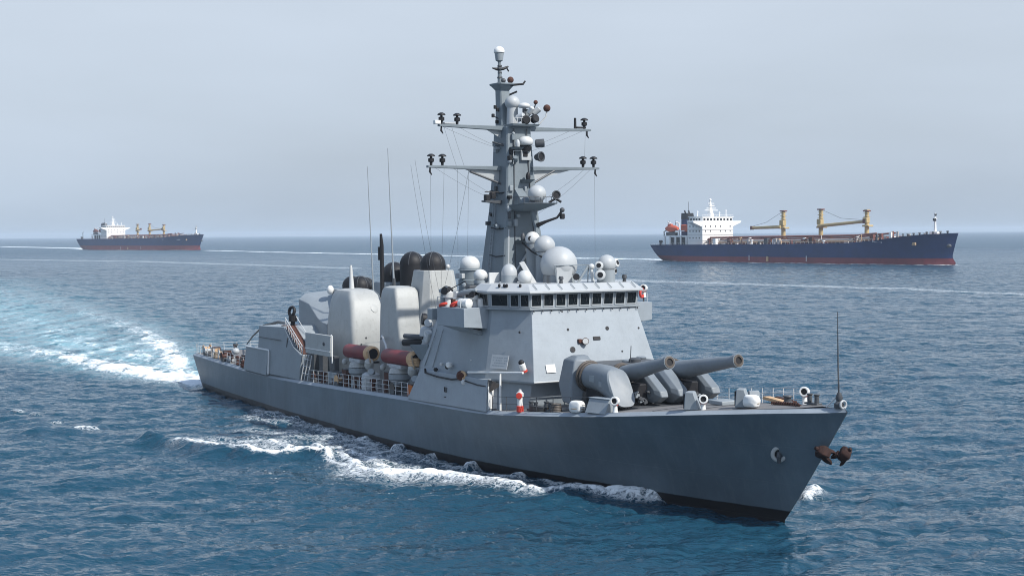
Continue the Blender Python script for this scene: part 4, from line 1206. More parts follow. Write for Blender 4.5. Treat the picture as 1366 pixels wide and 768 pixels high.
# halyards and stays
def wire(p, q, r=.012, sag=.0, par=mast):
    p, q = Vector(p), Vector(q)
    pts = [p.lerp(q, k / 10) + Vector((0, 0, -sag * 4 * (k / 10) * (1 - k / 10))) for k in range(11)]
    return MB().tube(pts, r, 5).build('halyard', M['darkgrey'], par)
for (p, q, s_) in (((-34, -7.5, 23.2), (-36.5, -6.3, 12.2), .4), ((-34, -6.3, 23.2), (-36.2, -5.6, 12.2), .5), ((-34, -5.1, 23.2), (-35.8, -4.2, 12.2), .5), ((-34, -4.1, 23.2), (-35.4, -3.6, 12.2), .3),
                   ((-34, 7.9, 23.2), (-31, 6.0, 14.2), .4), ((-34, 6.8, 23.2), (-33.2, 1.3, 20.2), .2), ((-34, 7.4, 23.2), (-33.2, 1.3, 19.2), .2),
                   ((-34, -7.1, 23.2), (-34, -1.4, 20.6), .2), ((-34, -5.5, 23.2), (-34, -1.2, 20.9), .2),
                   ((-34, -6.3, 26.5), (-34, -5.2, 23.4), .05), ((-34, -5.6, 26.5), (-34, -4.5, 23.4), .05), ((-34, -6.5, 26.5), (-34, -1.1, 24.8), .1), ((-34, -5.0, 26.5), (-34, -1.1, 24.9), .1),
                   ((-34, 6.8, 26.5), (-34, 1.1, 24.5), .1), ((-34, 5.6, 26.5), (-34, 1.1, 24.9), .1), ((-34, 7.0, 26.5), (-34, 6.9, 23.5), .0)):
    wire(p, q, .009, s_)
# long wire aerials to the after deck
for (p, q) in (((-46.5, -3.2, 24.0), (-41.5, -3.2, 10.8)), ((-47.3, -2.4, 24.5), (-41.8, -2.4, 10.8)), ((-36, -3.0, 23.2), (-40.8, -3.6, 11))):
    wire(p, q, .011, 0.5, ship)

# ---- deckhouse under the funnels
dh = MB().loft([sq(-45.0, 1.6, 7.6, 3.2, 4.2, .08), sq(-44.8, 1.6, 7.2, 2.9, 10.7, .08)]).build('deckhouse', M['lightgrey'], ship, bevel=.04, sharp=20)
# funnel with two soot-black caps
fun = MB().loft([sq(-49.0, .2, 2.2, 2.2, 8.6, .3), sq(-49.0, .2, 2.1, 2.1, 10.7, .3), sq(-49.0, .2, 1.5, 1.5, 14.7, .3)]).build('funnel', M['lightgrey'], ship, bevel=.06, sharp=20)
def black_dome(c, r, zb, par=ship, name='exhaust_cap'):
    o = MB().lathe([(r * 1.02, zb), (r * 1.0, c[2])] + [(r * math.cos(a_), c[2] + r * 1.02 * math.sin(a_)) for a_ in np.linspace(.1, math.pi / 2, 10)], (c[0], c[1], 0), n=28).build(name, M['black'], par, sharp=60)
    for k in range(6):
        a_ = k * math.pi / 3 + .3
        pts = [(c[0] + r * 1.01 * math.cos(a_) * math.cos(b_), c[1] + r * 1.01 * math.sin(a_) * math.cos(b_), c[2] + r * 1.03 * math.sin(b_)) for b_ in np.linspace(0, 1.5, 8)]
        MB().tube(pts, .035, 5).build('cap_rib', M['darkgrey'], o)
    return o
black_dome((-48.9, .1, 15.15), 1.14, 14.65)
black_dome((-59.2, 3.0, 15.0), 1.2, 11.5)
MB().dome((-47.9, 1.1, 15.0), .22, 1, -.9, 14).build('vent_knob', M['radome'], fun)
# middle uptake with its cap
up = MB().loft([sq(-62.4, 2.6, 2.2, 1.9, 4, .2), sq(-62.4, 2.6, 1.9, 1.8, 12.0, .2), sq(-62.4, 2.6, 1.6, 1.6, 13.25, .2)]).build('uptake', M['midgrey'], ship, bevel=.05, sharp=20)
black_dome((-62.4, 2.6, 13.9), 1.26, 13.2)
MB().box((-60.5, 2.2, 11.4), (.9, 1.6, 1.1)).build('louvre', M['black'], up)
MB().hexa([(-67.4, 1.9, 12.2), (-64.0, 1.9, 12.2), (-64.0, 3.0, 12.2), (-67.4, 3.0, 12.2), (-67.2, 2.0, 12.6), (-64.1, 1.9, 13.3), (-64.1, 2.9, 13.3), (-67.2, 2.9, 12.6)]).build('cowl', M['black'], ship)
# thick black post behind
MB().tube([(-60.1, .2, 11.0), (-59.95, .1, 16.9), (-59.9, 0, 18.0)], [.22, .2, .12], 10).build('post', M['black'], ship)
MB().box((-60.25, .05, 16.1), (.4, .3, 1.3)).build('post_box', M['black'], ship, bevel=.05)
# after uptake with low caps
up2 = MB().loft([sq(-67.0, .4, 3.4, 2.2, 3.8, .15), sq(-66.6, .4, 2.7, 1.7, 12.45, .15)]).build('uptake', M['midgrey'], ship, bevel=.05, sharp=20)
black_dome((-67.6, .3, 12.7), 1.0, 12.3)
black_dome((-65.6, .3, 12.7), 1.05, 12.3)
black_dome((-66.4, 1.2, 12.6), 1.0, 12.3)

# ---- two tall rounded housings
def superbox(name, x0, x1, y0, y1, z0, z1, profile, mat, par=ship, power=4.5, n=64):
    """rounded box whose plan shrinks with height by `profile` = [(height fraction, x scale, y scale, dx)]"""
    cx, cy, hx, hy = (x0 + x1) / 2, (y0 + y1) / 2, (x1 - x0) / 2, (y1 - y0) / 2
    rs = []
    for hf, sx, sy, dx in profile:
        ring = []
        for k in range(n):
            a_ = 2 * math.pi * k / n
            c_, s_ = math.cos(a_), math.sin(a_)
            ring.append((cx + dx + hx * sx * math.copysign(abs(c_) ** (2 / power), c_), cy + hy * sy * math.copysign(abs(s_) ** (2 / power), s_), z0 + (z1 - z0) * hf))
        rs.append(ring)
    return MB().loft(rs).build(name, mat, par, sharp=24)
hA = superbox('gun_housing', -63.6, -57.3, -4.3, -.35, 3.9, 12.75,
              [(0, .95, .9, 0), (.15, 1.0, .97, 0), (.45, 1.03, 1.04, .1), (.62, 1.0, 1.03, .05), (.76, .93, .96, -.05), (.87, .83, .88, -.2), (.94, .73, .79, -.3), (.98, .6, .68, -.4), (1.0, .34, .42, -.45)], M['lightgrey'], power=9)
MB().lathe([(.05, -.1), (.55, .0), (.6, .06), (.45, .08)], (-57.5, -2.4, 9.6), (1, 0, .3), 20).build('sight_boss', M['lightgrey'], hA)
MB().lathe([(.4, -.1), (.42, .05), (.3, .08)], (-57.75, -1.7, 10.9), (1, .1, .5), 20).build('sight_boss', M['lightgrey'], hA)
o = MB().lathe([(.42, -.2), (.42, .06)], (-57.3, -1.9, 6.9), (1, 0, 0), 20).build('gun_port', M['black'], hA)
MB().box((-57.3, -1.9, 6.3), (.1, .84, 1.1)).build('gun_port', M['black'], hA)
MB().box((-57.2, -1.7, 6.5), (.1, .2, 1.0)).build('slide', M['lightgrey'], hA)
for (y, z) in ((-2.9, 8.2), (-1.3, 8.4), (-3.4, 7.6)):
    MB().lathe([(.09, 0), (.1, .09)], (-57.2, y, z), (1, 0, 0), 10).build('bolt', M['darkgrey'], hA)
MB().box((-57.15, -2.2, 7.75), (.08, 1.6, .05)).build('seam_bar', M['midgrey'], hA)
MB().tube([(-60.8, -2.7, 12.4), (-60.9, -2.75, 15.0)], [.27, .12], 14).build('horn_post', M['radome'], hA)
MB().lathe([(.13, 0), (.14, .12)], (-59.4, -3.2, 12.3), (.6, -.3, .6), 10).build('bolt', M['black'], hA)
hB = superbox('missile_housing', -51.6, -47.4, -4.1, -1.5, 4.1, 13.3,
              [(0, 1.1, 1.05, .1), (.3, 1.08, 1.05, .1), (.55, 1.0, 1.03, 0), (.75, .9, 1.0, -.15), (.88, .8, .96, -.3), (.95, .72, .9, -.35), (.985, .62, .78, -.4), (1.0, .4, .5, -.4)], M['lightgrey'], power=10)
MB().lathe([(.17, -.05), (.19, .1), (.14, .12)], (-48.25, -2.2, 11.8), (.9, 0, .3), 14).build('port', M['black'], hB)
MB().lathe([(.3, -.05), (.32, .05), (.2, .06)], (-48.15, -2.75, 11.3), (.9, 0, .3), 16).build('sight_boss', M['radomegrey'], hB)
MB().hexa([(-47.4, -3.2, 4.2), (-45.4, -3.6, 4.2), (-45.2, -1.8, 4.2), (-47.4, -1.6, 4.2), (-47.6, -3.0, 8.2), (-46.9, -2.9, 7.9), (-46.9, -2.0, 7.9), (-47.6, -1.8, 8.2)]).build('skirt', M['lightgrey'], hB, bevel=.08)
MB().tube([(-50.5, -4.4, 8.6), (-49.4, -4.8, 8.9), (-48.2, -5.0, 8.2), (-47.6, -5.1, 7.2), (-47.5, -5.1, 6.4)], .1, 10).build('pipe', M['railwhite'], hB)
# cut-away launcher body aft of the first housing
lb = MB()
lb.add([(-73.2, -3.3, 3.8), (-65.8, -3.3, 3.8), (-65.8, .8, 3.8), (-73.2, .8, 3.8), (-73.2, -3.3, 11.3), (-70.4, -3.3, 10.9), (-68.2, -3.3, 9.6), (-66.9, -3.3, 9.2), (-65.8, -3.3, 9.1),
        (-73.2, .8, 12.2), (-70.4, .8, 12.2), (-68.2, .8, 12.2), (-66.9, .8, 12.2), (-65.8, .8, 12.2), (-73.2, -2.6, 11.9), (-70.4, -2.3, 11.6), (-68.2, -1.9, 10.6), (-66.9, -1.7, 10.4), (-65.8, -1.6, 10.4)],
       [(0, 1, 8, 7, 6, 5, 4), (1, 2, 13, 18, 8), (2, 3, 9, 10, 11, 12, 13), (3, 0, 4, 14, 9), (4, 5, 15, 14), (5, 6, 16, 15), (6, 7, 17, 16), (7, 8, 18, 17), (14, 15, 10, 9), (15, 16, 11, 10), (16, 17, 12, 11), (17, 18, 13, 12)])
lau = lb.build('launcher', M['midgrey'], ship, bevel=.06, sharp=30)
MB().dome((-68.8, -1.6, 12.35), .36, 1.3, -.9, 14).build('cap', M['white'], lau)
MB().box((-67.4, -3.34, 7.2), (.25, .06, .9)).build('vent', M['black'], lau)
MB().box((-66.8, -3.34, 7.1), (.25, .06, .9)).build('vent', M['black'], lau)
# pale flat cabinet on dark legs outboard
pn = MB().box((-60.2, -6.42, 7.55), (6.2, .3, 2.0)).build('cabinet', M['lightgrey'], ship, bevel=.05)
MB().box((-60.2, -6.6, 7.05), (6.2, .06, .08)).build('trim', M['white'], pn)
MB().tube([(-57.0, -6.5, 8.6), (-56.7, -6.55, 8.55), (-56.7, -6.55, 6.0)], .06).build('frame', M['white'], pn)
MB().lathe([(.14, 0), (.18, .1), (.1, .14)], (-58.6, -6.55, 7.7), (0, -1, 0), 12).build('handle', M['darkgrey'], pn)
for x in (-62.6, -60.4, -57.6):
    MB().box((x, -5.9, 5.3), (.9, .5, 2.6)).build('leg', M['darkgrey'], pn)
# two oxide-red tubes on pedestal mounts
for (xa, xb, z) in ((-53.9, -48.7, 7.35), (-45.6, -39.9, 7.45)):
    y = -6.1
    tb = MB().lathe([(.5, 0), (.62, .06), (.64, .3), (.64, xb - xa - .3), (.6, xb - xa - .1)], (xa, y, z), (1, 0, .012), 24).build('torpedo_tube', M['redtube'], ship, sharp=50)
    L_ = xb - xa
    MB().lathe([(.62, L_ - .5), (.69, L_ - .45), (.68, L_ + .15), (.58, L_ + .25), (.48, L_ + .28), (.46, L_ + .1)], (xa, y, z), (1, 0, .012), 24).build('collar', M['tan'], tb)
    MB().lathe([(.46, L_), (.46, L_ + .22)], (xa, y, z + .06), (1, 0, 0), 20).build('mouth', M['black'], tb)
    MB().lathe([(.95, -1.3), (.8, -.9), (.5, -.7)], (xa + L_ * .45, y, z), n=18).build('cradle', M['lightgrey'], tb)
    MB().lathe([(.75, -3.2), (.7, -2.0), (.95, -1.8), (.95, -1.35)], (xa + L_ * .45, y, z), n=18).build('pedestal', M['midgrey'], tb)
    MB().box((xa + L_ * .45, y, z - .72), (2.4, 1.0, .35)).build('saddle', M['radomegrey'], tb, bevel=.08)
    MB().lathe([(.3, -.2), (.42, 0), (.38, .5), (.2, .7)], (xb + .1, y - .35, z - 1.0), (.5, -.2, 1), 16).build('cylinder', M['lightgrey'], tb)
    MB().lathe([(.22, -.2), (.3, 0), (.28, .3)], (xb + .6, y - .3, z - 1.5), (.6, -.6, .2), 14).build('valve', M['midgrey'], tb)
    MB().tube([(xb, y - .3, z + .5), (xb + .5, y - .6, z + .3), (xb + .7, y - .5, z - .5), (xb + .4, y - .2, z - 1.0)], .07).build('hose', M['rope'], tb)
    MB().dome((xa - .2, y - .3, z - 1.0), .26, 1.1, -.9, 14).build('cap', M['lightgrey'], tb)
# white ribbed drum between the mounts
mbd = [(.0, 0)]
o = MB().lathe([(.8, 4.3), (.85, 4.6), (.78, 4.65), (.85, 4.95), (.78, 5.0), (.85, 5.3), (.78, 5.35), (.8, 5.6), (.5, 5.8)], (-48.6, -6.3, 0), n=20).build('ribbed_drum', M['radomegrey'], ship)
# weapon director on a sponson at the break of the superstructure
dr = MB().hexa([(-38.9, -6.3, 7.7), (-37.4, -6.3, 7.2), (-37.2, -5.0, 7.2), (-38.9, -5.0, 7.7), (-40.2, -6.6, 8.8), (-36.6, -6.6, 9.0), (-36.4, -4.6, 9.0), (-40.2, -4.6, 8.8)]).build('sponson', M['mast'], ship, bevel=.05)
MB().lathe([(.55, 0), (.5, .6), (.7, .7), (.6, 1.3), (.3, 1.5)], (-38.2, -5.8, 8.9), n=18).build('director', M['radomegrey'], dr)
MB().tube([(-38.2, -6.0, 9.1), (-41.0, -6.6, 8.9)], [.33, .3], 14).build('barrel', M['black'], dr)
MB().tube([(-38.1, -6.2, 9.5), (-40.3, -6.9, 9.5)], [.22, .2], 12).build('barrel', M['darkgrey'], dr)
MB().lathe([(.4, -.3), (.5, 0), (.5, .25)], (-39.1, -5.6, 10.9), (-.3, -1, .1), 18).build('dish', M['black'], dr)
MB().lathe([(.3, 0), (.34, .9)], (-38.6, -5.4, 10.4), (.7, -.5, .3), 14).build('sensor', M['radome'], dr)
MB().lathe([(.34, 0), (.36, .8)], (-37.4, -5.9, 9.7), (.6, -.6, .2), 14).build('sensor', M['radome'], dr)
MB().lathe([(.4, 0), (.36, .9), (.1, 1.0)], (-36.6, -5.6, 9.4), (.1, -.2, 1), 14).build('sensor', M['lightgrey'], dr)
MB().box((-37.0, -6.3, 9.6), (.7, .6, .9), Matrix.Rotation(.4, 3, 'Y')).build('sensor', M['radomegrey'], dr, bevel=.08)

# ---- stern house flush with the hull side
st = MB()
yo = -6.85
prof = [(-76.2, 3.75), (-64.3, 3.85), (-64.0, 6.25), (-66.2, 6.95), (-68.9, 8.75), (-76.0, 8.55)]
outer = [(x, yo + (z - 3.7) * .05, z) for x, z in prof]
inner = [(x, -2.8, z + (.1 if z > 5 else 0)) for x, z in prof]
st.loft([outer, inner])
sh = st.build('stern_house', M['midgrey'], ship, bevel=.04, sharp=25)
MB().hexa([(-81.0, -6.62, 3.6), (-73.2, -6.95, 3.6), (-73.2, -6.5, 3.6), (-81.0, -6.2, 3.6), (-80.4, -6.5, 6.1), (-73.2, -6.75, 6.15), (-73.2, -6.3, 6.15), (-80.4, -6.1, 6.1)]).build('shutter_door', M['midgrey'], sh, bevel=.03)
MB().tube([(-80.3, -6.55, 6.15), (-72.8, -6.8, 6.2), (-72.5, -6.9, 6.1), (-72.5, -6.98, 3.8)], .09).build('door_frame', M['white'], sh)
MB().box((-72.6, -6.75, 7.4), (6.4, .05, .06)).build('seam', M['darkgrey'], sh)
MB().box((-67.8, -6.7, 7.3), (.1, .07, 1.0), Matrix.Rotation(.3, 3, 'Y')).build('seam', M['darkgrey'], sh)
MB().lathe([(.8, 8.6), (.85, 8.75), (.6, 8.8)], (-71.5, -5.0, 0), n=18).build('hatch', M['rust'], sh)
mb = MB()
for k in range(12):
    f = k / 11
    x = -68.6 + 4.6 * f; z = 8.8 - 2.6 * f
    mb.tube([(x, -6.6, z), (x + .15, -6.6, z + .9)], .035, 6)
mb.tube([(-68.5, -6.6, 9.7), (-63.9, -6.6, 7.1)], .04, 6); mb.tube([(-68.5, -6.6, 9.3), (-63.9, -6.6, 6.7)], .03, 6)
mb.tube([(-68.6, -5.4, 9.8), (-64.0, -5.4, 7.2)], .04, 6)
mb.build('ladder_rail', M['railwhite'], sh)
MB().hexa([(-68.6, -6.5, 8.75), (-64.2, -6.5, 6.2), (-64.2, -5.5, 6.2), (-68.6, -5.5, 8.75), (-68.6, -6.5, 8.9), (-64.2, -6.5, 6.4), (-64.2, -5.5, 6.4), (-68.6, -5.5, 8.9)]).build('ladder_treads', M['rust'], sh)
mb = MB()
for x in (-63.7, -62.9, -62.1):
    mb.tube([(x, -6.9, 3.9), (x + .5, -6.6, 6.4)], .05, 6)
for z in (4.6, 5.3, 6.0):
    mb.tube([(-63.6 + (z - 3.9) * .2, -6.85, z), (-62.0 + (z - 3.9) * .2, -6.85, z)], .035, 6)
mb.build('ladder', M['railwhite'], ship)
gs = MB().lathe([(.25, 0), (.22, .5), (.42, .55), (.42, 1.1), (.2, 1.2)], (-69.0, -5.6, 8.75), n=14).build('gun_sight', M['black'], ship)
MB().torus((-69.0, -5.7, 10.3), .42, .16, (.3, -1, .2), 18, 8).build('sight_ring', M['black'], gs)
# long bent derrick spar reaching aft
MB().tube([(-77.0, -3.0, 8.55), (-82.5, -2.0, 8.45), (-92.5, 0, 7.5), (-99.5, 1.2, 5.9), (-103.5, 1.8, 4.6)], [.13, .17, .14, .1, .07], 10).build('derrick_spar', M['darkgrey'], ship)
MB().tube([(-77.0, -3.0, 8.55), (-76.5, -2.9, 8.6)], .25, 10).build('spar_socket', M['midgrey'], ship)

# ---- guard rails
def guard_rail(pts, h=1.05, step=1.5, r=.028, mat='railwhite', wires=3, name='guard_rail', jitter=.0):
    """stanchions with wires along a deck line"""
    pts = [Vector(p) for p in pts]
    mb = MB()
    tot = sum((pts[i + 1] - pts[i]).length for i in range(len(pts) - 1))
    nn = max(2, int(tot / step))
    def at(s):
        for i in range(len(pts) - 1):
            l = (pts[i + 1] - pts[i]).length
            if s <= l + 1e-6: return pts[i].lerp(pts[i + 1], s / l)
            s -= l
        return pts[-1].copy()
    ps = [at(tot * k / nn) for k in range(nn + 1)]
    for p in ps:
        mb.tube([p, p + Vector((rng.uniform(-jitter, jitter), rng.uniform(-jitter, jitter), h))], r * 1.25, 6)
    for w in range(wires):
        mb.tube([p + Vector((0, 0, h * (w + 1) / wires)) for p in ps], r * .7, 5)
    return mb.build(name, M[mat], ship)
def edge(x, side, ins=.42):
    return (x, side * (beam(x) - ins), sheer(x) + .02)
guard_rail([edge(x, -1) for x in np.linspace(-102, -81, 12)], 1.1, 1.6, .028, jitter=.06)
guard_rail([(-101.9, y, 3.95) for y in np.linspace(-4.9, 4.9, 5)], 1.1, 1.6, .028, jitter=.06)
guard_rail([edge(x, 1) for x in np.linspace(-102, -42, 20)], 1.1, 1.8, .028)
guard_rail([edge(x, -1) for x in np.linspace(-62, -39.2, 12)], 1.15, 1.25, .027, jitter=.05)
guard_rail([edge(x, -1, .5) for x in np.linspace(-25.0, -13.5, 8)], 1.05, 1.9, .026, 'darkgrey', 2)
guard_rail([edge(x, 1, .5) for x in np.linspace(-20.0, -1.0, 9)], 1.05, 1.7, .024, 'railwhite', 3)
# goalpost by the bridge: white post and long crossbar
gp = MB().tube([(-24.1, -6.85, 4.9), (-24.1, -6.85, 7.72)], .085, 10).build('boat_boom', M['white'], ship)
MB().tube([(-28.5, -7.2, 7.4), (-20.9, -6.75, 7.92)], .085, 10).build('crossbar', M['white'], gp)

# ---- gun turret: two long barrels between angular shields
tur = MB().lathe([(4.9, 5.45), (4.9, 5.95), (4.7, 6.0)], (-15.6, 0, 0), n=40).build('gun_turret', M['darkgrey'], ship)
base = MB().loft([[(-20.3, -3.2, 5.7), (-13.6, -3.2, 5.9), (-13.6, 3.2, 5.9), (-20.3, 3.2, 5.7)], [(-19.6, -2.9, 8.6), (-15.4, -2.9, 8.7), (-15.4, 2.9, 8.7), (-19.6, 2.9, 8.6)]]).build('gun_house', M['darkgrey'], tur, bevel=.12)  # dark colour stands in for shade in the gaps between the shields
for (x, y, s_) in ((-13.9, -1.95, 1.0), (-13.4, 2.1, 1.0)):
    d_ = MB().box((x, y, 6.7), (1.6, 1.3, 1.6)).build('slot_shade', M['black'], tur, bevel=.1)  # solid black block painted in for the shaded slot under the barrel
    for k in range(7):
        MB().box((x + .8 + rng.uniform(0, .3), y + rng.uniform(-.5, .5), 6.2 + rng.uniform(0, .8)), (.3, rng.uniform(.15, .4), rng.uniform(.08, .3)), Matrix.Rotation(rng.uniform(-.6, .6), 3, 'X')).build('mechanism', M['midgrey' if k % 2 else 'darkgrey'], tur, bevel=.02)
def barrel(p, q, r0, r1, ring=True):
    p, q = Vector(p), Vector(q)
    d = (q - p).normalized(); l = (q - p).length
    prof = [(r0 * 1.02, -1.6), (r0 * 1.02, 0), (r0 * .98, l * .18), (r1 * 1.05, l * .93), (r1 * 1.25, l * .94), (r1 * 1.27, l), (r1 * .68, l), (r1 * .66, l - .5)]
    o = MB().lathe(prof, p, d, 32).build('barrel', M['gungrey'], tur, sharp=40)
    MB().lathe([(r1 * .66, l - .02), (r1 * 1.12, l - .02), (r1 * 1.12, l + .03), (r1 * .72, l + .04), (r1 * .66, l - .02)], p, d, 28, caps=False).build('muzzle_ring', M['ring'], o)
    MB().lathe([(r1 * .655, l - .3), (r1 * .655, l - .04)], p, d, 20).build('bore', M['black'], o)  # black plug, its colour standing in for the dark inside the barrel
    c = p - d * .1
    cl = MB().torus(c, r0 * 1.16, r0 * .14, d, 32, 10).build('collar', M['ring'], tur)
    MB().torus(c - d * .2, r0 * 1.26, r0 * .15, d, 32, 10).build('collar', M['ring'], tur)
    MB().lathe([(r0 * 1.3, -.75), (r0 * 1.42, -.6), (r0 * 1.42, -.32), (r0 * 1.25, -.28)], p, d, 28).build('collar', M['ring'], tur)
barrel((-14.75, -2.0, 8.05), (-9.45, -2.0, 9.28), .62, .36)
barrel((-14.3, 2.0, 8.15), (-7.15, 2.0, 9.36), .66, .36)
# drooping fairing on the starboard side, its collar, and the plate behind
def fairing(path, radii, cut):
    rs = []
    pts = [Vector(p) for p in path]
    for i, p in enumerate(pts):
        d = (pts[min(i + 1, len(pts) - 1)] - pts[max(i - 1, 0)]).normalized()
        u = Vector((0, 1, 0)); w = d.cross(u).normalized()
        ring = []
        for k in range(28):
            a_ = 2 * math.pi * k / 28
            pw = 2 / (2 + 1.6 * i / len(pts))
            ca, sa = math.cos(a_), math.sin(a_)
            ring.append(p + u * (radii[i][0] * math.copysign(abs(ca) ** pw, ca)) + w * (radii[i][1] * math.copysign(abs(sa) ** pw, sa)))
        rs.append(ring)
    return MB().loft(rs).build('fairing', M['gungrey'], tur, sharp=45, bevel=.04)
rs = []
for (T_, B_, w_, p_) in (((-16.3, 8.78), (-16.3, 7.05), .86, 2.0), ((-15.0, 8.86), (-15.1, 7.0), .9, 2.1), ((-14.1, 8.84), (-14.3, 6.9), .92, 2.3), ((-13.3, 8.72), (-13.2, 6.55), .93, 2.6),
                         ((-13.02, 8.66), (-11.75, 6.12), .93, 3.0), ((-12.9, 8.55), (-11.55, 6.2), .84, 3.2)):
    T_ = Vector((T_[0], 0, T_[1])); B_ = Vector((B_[0], 0, B_[1])); cc_ = (T_ + B_) / 2; hv = (T_ - B_) / 2
    rs.append([Vector((0, -4.0, 0)) + cc_ + hv * math.copysign(abs(math.sin(q)) ** (2 / p_), math.sin(q)) + Vector((0, w_ * math.copysign(abs(math.cos(q)) ** (2 / p_), math.cos(q)), 0)) for q in np.linspace(0, 2 * math.pi, 41)[:-1]])
MB().loft(rs).build('fairing', M['gungrey'], tur, sharp=32)
MB().torus((-16.1, -4.0, 7.92), .92, .1, (1, 0, -.06), 32, 10).build('collar', M['ring'], tur)
MB().torus((-16.35, -4.0, 7.92), 1.0, .12, (1, 0, -.06), 32, 10).build('collar', M['ring'], tur)
MB().loft([[(-18.0, -5.2, 6.0), (-16.6, -5.3, 5.9), (-16.4, -4.6, 5.9), (-17.6, -4.4, 6.0)], [(-18.9, -5.0, 7.2), (-16.7, -5.3, 7.3), (-16.4, -4.3, 7.3), (-18.6, -3.6, 7.2)],
           [(-18.5, -4.8, 9.0), (-17.0, -4.8, 9.0), (-16.7, -3.6, 9.0), (-18.0, -3.2, 9.0)], [(-18.0, -4.4, 9.3), (-17.2, -4.4, 9.3), (-17.1, -3.6, 9.3), (-17.8, -3.4, 9.3)]]).build('shield_plate', M['gungrey'], tur, bevel=.08, sharp=25)
MB().box((-15.0, -3.9, 6.6), (2.2, 1.1, 1.1)).build('slot_shade', M['black'], tur, bevel=.1)  # black block painted in for the shade beneath the fairing
# angular shields either side of the barrels
def shield(x, y, w, l, h, z, tilt=.0):
    """faceted fin: tall root aft, cut-off lower nose forward"""
    a_ = [(x - l * .6, y, z + h * .45), (x - l * .45, y, z + h), (x - l * .05, y, z + h * .92), (x + l * .34, y, z + h * .40), (x + l * .38, y, z + h * .22), (x + l * .18, y, z), (x - l * .3, y, z)]
    L1 = [(px, py - w * .42, pz) for px, py, pz in a_]
    L2 = [(px + .12, py - w * .5, pz * 1.0) for px, py, pz in a_]
    c_ = (x - l * .1, z + h * .5)
    s1 = [((px - c_[0]) * .72 + c_[0], y - w * .5, (pz - c_[1]) * .72 + c_[1]) for px, py, pz in a_]
    s2 = [(px, y - w * .3, pz) for px, py, pz in a_]
    s3 = [(px, y + w * .3, pz) for px, py, pz in a_]
    s4 = [((px - c_[0]) * .72 + c_[0], y + w * .5, (pz - c_[1]) * .72 + c_[1]) for px, py, pz in a_]
    return MB().loft([s1, s2, s3, s4]).build('shield', M['gungrey'], tur, bevel=.05, sharp=20)
shield(-13.4, -.75, 1.0, 4.4, 2.2, 6.15)
shield(-13.4, .75, 1.25, 4.8, 2.5, 6.1)
shield(-13.2, 3.55, 1.1, 4.4, 2.2, 6.2)
MB().lathe([(.45, 0), (.45, .3), (.3, .4)], (-16.5, 0, 8.6), n=18).build('sight_hood', M['darkgrey'], tur)
MB().tube([(-16.2, -.6, 8.7), (-16.1, -.6, 9.9)], .03).build('aerial', M['darkgrey'], tur)

for (x, y, z, w, h) in ((-14.6, -4.9, 7.9, .6, .45), (-13.5, -4.92, 7.6, .35, .35)):
    MB().box((x, y, z), (w, .05, h)).build('access_plate', M['midgrey'], tur, bevel=.015)
for (y, z) in ((-.75, 7.3), (.75, 7.5), (3.55, 7.4)):
    MB().box((-12.0, y, z - .35), (.06, .5, .06)).build('grab_rail', M['darkgrey'], tur)
for (x, y) in ((-19.2, -2.4), (-19.2, 2.4), (-17.5, 0)):
    MB().lathe([(.35, 0), (.4, .12), (.3, .2)], (x, y, 8.6), n=16).build('hatch', M['gungrey'], tur)
# small fittings scattered over the deckhouses: lockers, vents, cable boxes, pipes
for (x, y, z, sx_, sy_, sz_, mt_) in ((-36.9, -5.9, 11.0, .9, .7, .9, 'midgrey'), (-35.5, -5.4, 12.15, .8, .8, .7, 'radomegrey'), (-36.4, -4.2, 12.15, .6, .6, 1.2, 'midgrey'), (-33.9, -6.0, 12.15, .5, .5, .8, 'darkgrey'),
                             (-36.0, 2.5, 12.1, 1.0, 1.0, 1.1, 'midgrey'), (-31.2, -6.1, 12.2, .45, .5, 1.1, 'radome'), (-32.8, -6.25, 12.2, .5, .3, .6, 'rust')):
    MB().box((x, y, z + sz_ / 2), (sx_, sy_, sz_)).build('locker', M[mt_], ship, bevel=.04)
for (x, y, z, r_v, h_v) in ((-35.0, -6.0, 12.15, .2, 1.1), (-30.8, -6.2, 12.3, .15, 1.5), (-37.2, -3.4, 10.6, .28, 1.4), (-44.0, -1.0, 10.7, .3, 1.0)):
    v_ = MB().lathe([(r_v, 0), (r_v, h_v), (r_v * 1.7, h_v + .05), (r_v * 1.6, h_v + .25), (r_v * .5, h_v + .35)], (x, y, z), n=14).build('mushroom_vent', M['midgrey'], ship)
for (p_, q_) in (((-34.6, -6.75, 10.4), (-36.4, -7.0, 7.3)), ((-33.6, -6.7, 10.4), (-34.9, -7.03, 7.3))):
    MB().tube([p_, q_], .035, 6).build('conduit', M['midgrey'], sup)

# ---- bow jackstaff and fairleads
js = MB().tube([(4.95, 0, 7.55), (4.85, 0, 10.0), (4.8, 0, 13.2)], [.06, .045, .02], 8).build('jackstaff', M['darkgrey'], ship)
MB().lathe([(.3, 7.5), (.3, 7.75), (.16, 7.9), (.22, 8.1), (.12, 8.4)], (4.95, 0, 0), n=14).build('foot', M['darkgrey'], js)
MB().tube([(4.2, -.35, 7.5), (4.95, 0, 8.3), (4.2, .35, 7.5)], .05).build('stay', M['railwhite'], js)
MB().torus((5.3, 0, 7.72), .22, .07, (1, 0, 0)).build('fairlead', M['radomegrey'], js)
# tall whips aft of amidships
for (a_, b_) in (((-61.6, 0, 10.5), (-62.9, 0, 24.6)), ((-56.6, -.2, 13.0), (-57.7, -.2, 26.1))):
    w = MB().tube([a_, Vector(a_).lerp(Vector(b_), .3), b_], [.11, .07, .03], 8).build('whip_aerial', M['midgrey'], ship)
    MB().lathe([(.16, -.6), (.2, 0), (.14, .8)], a_, n=12).build('insulator', M['darkgrey'], w)

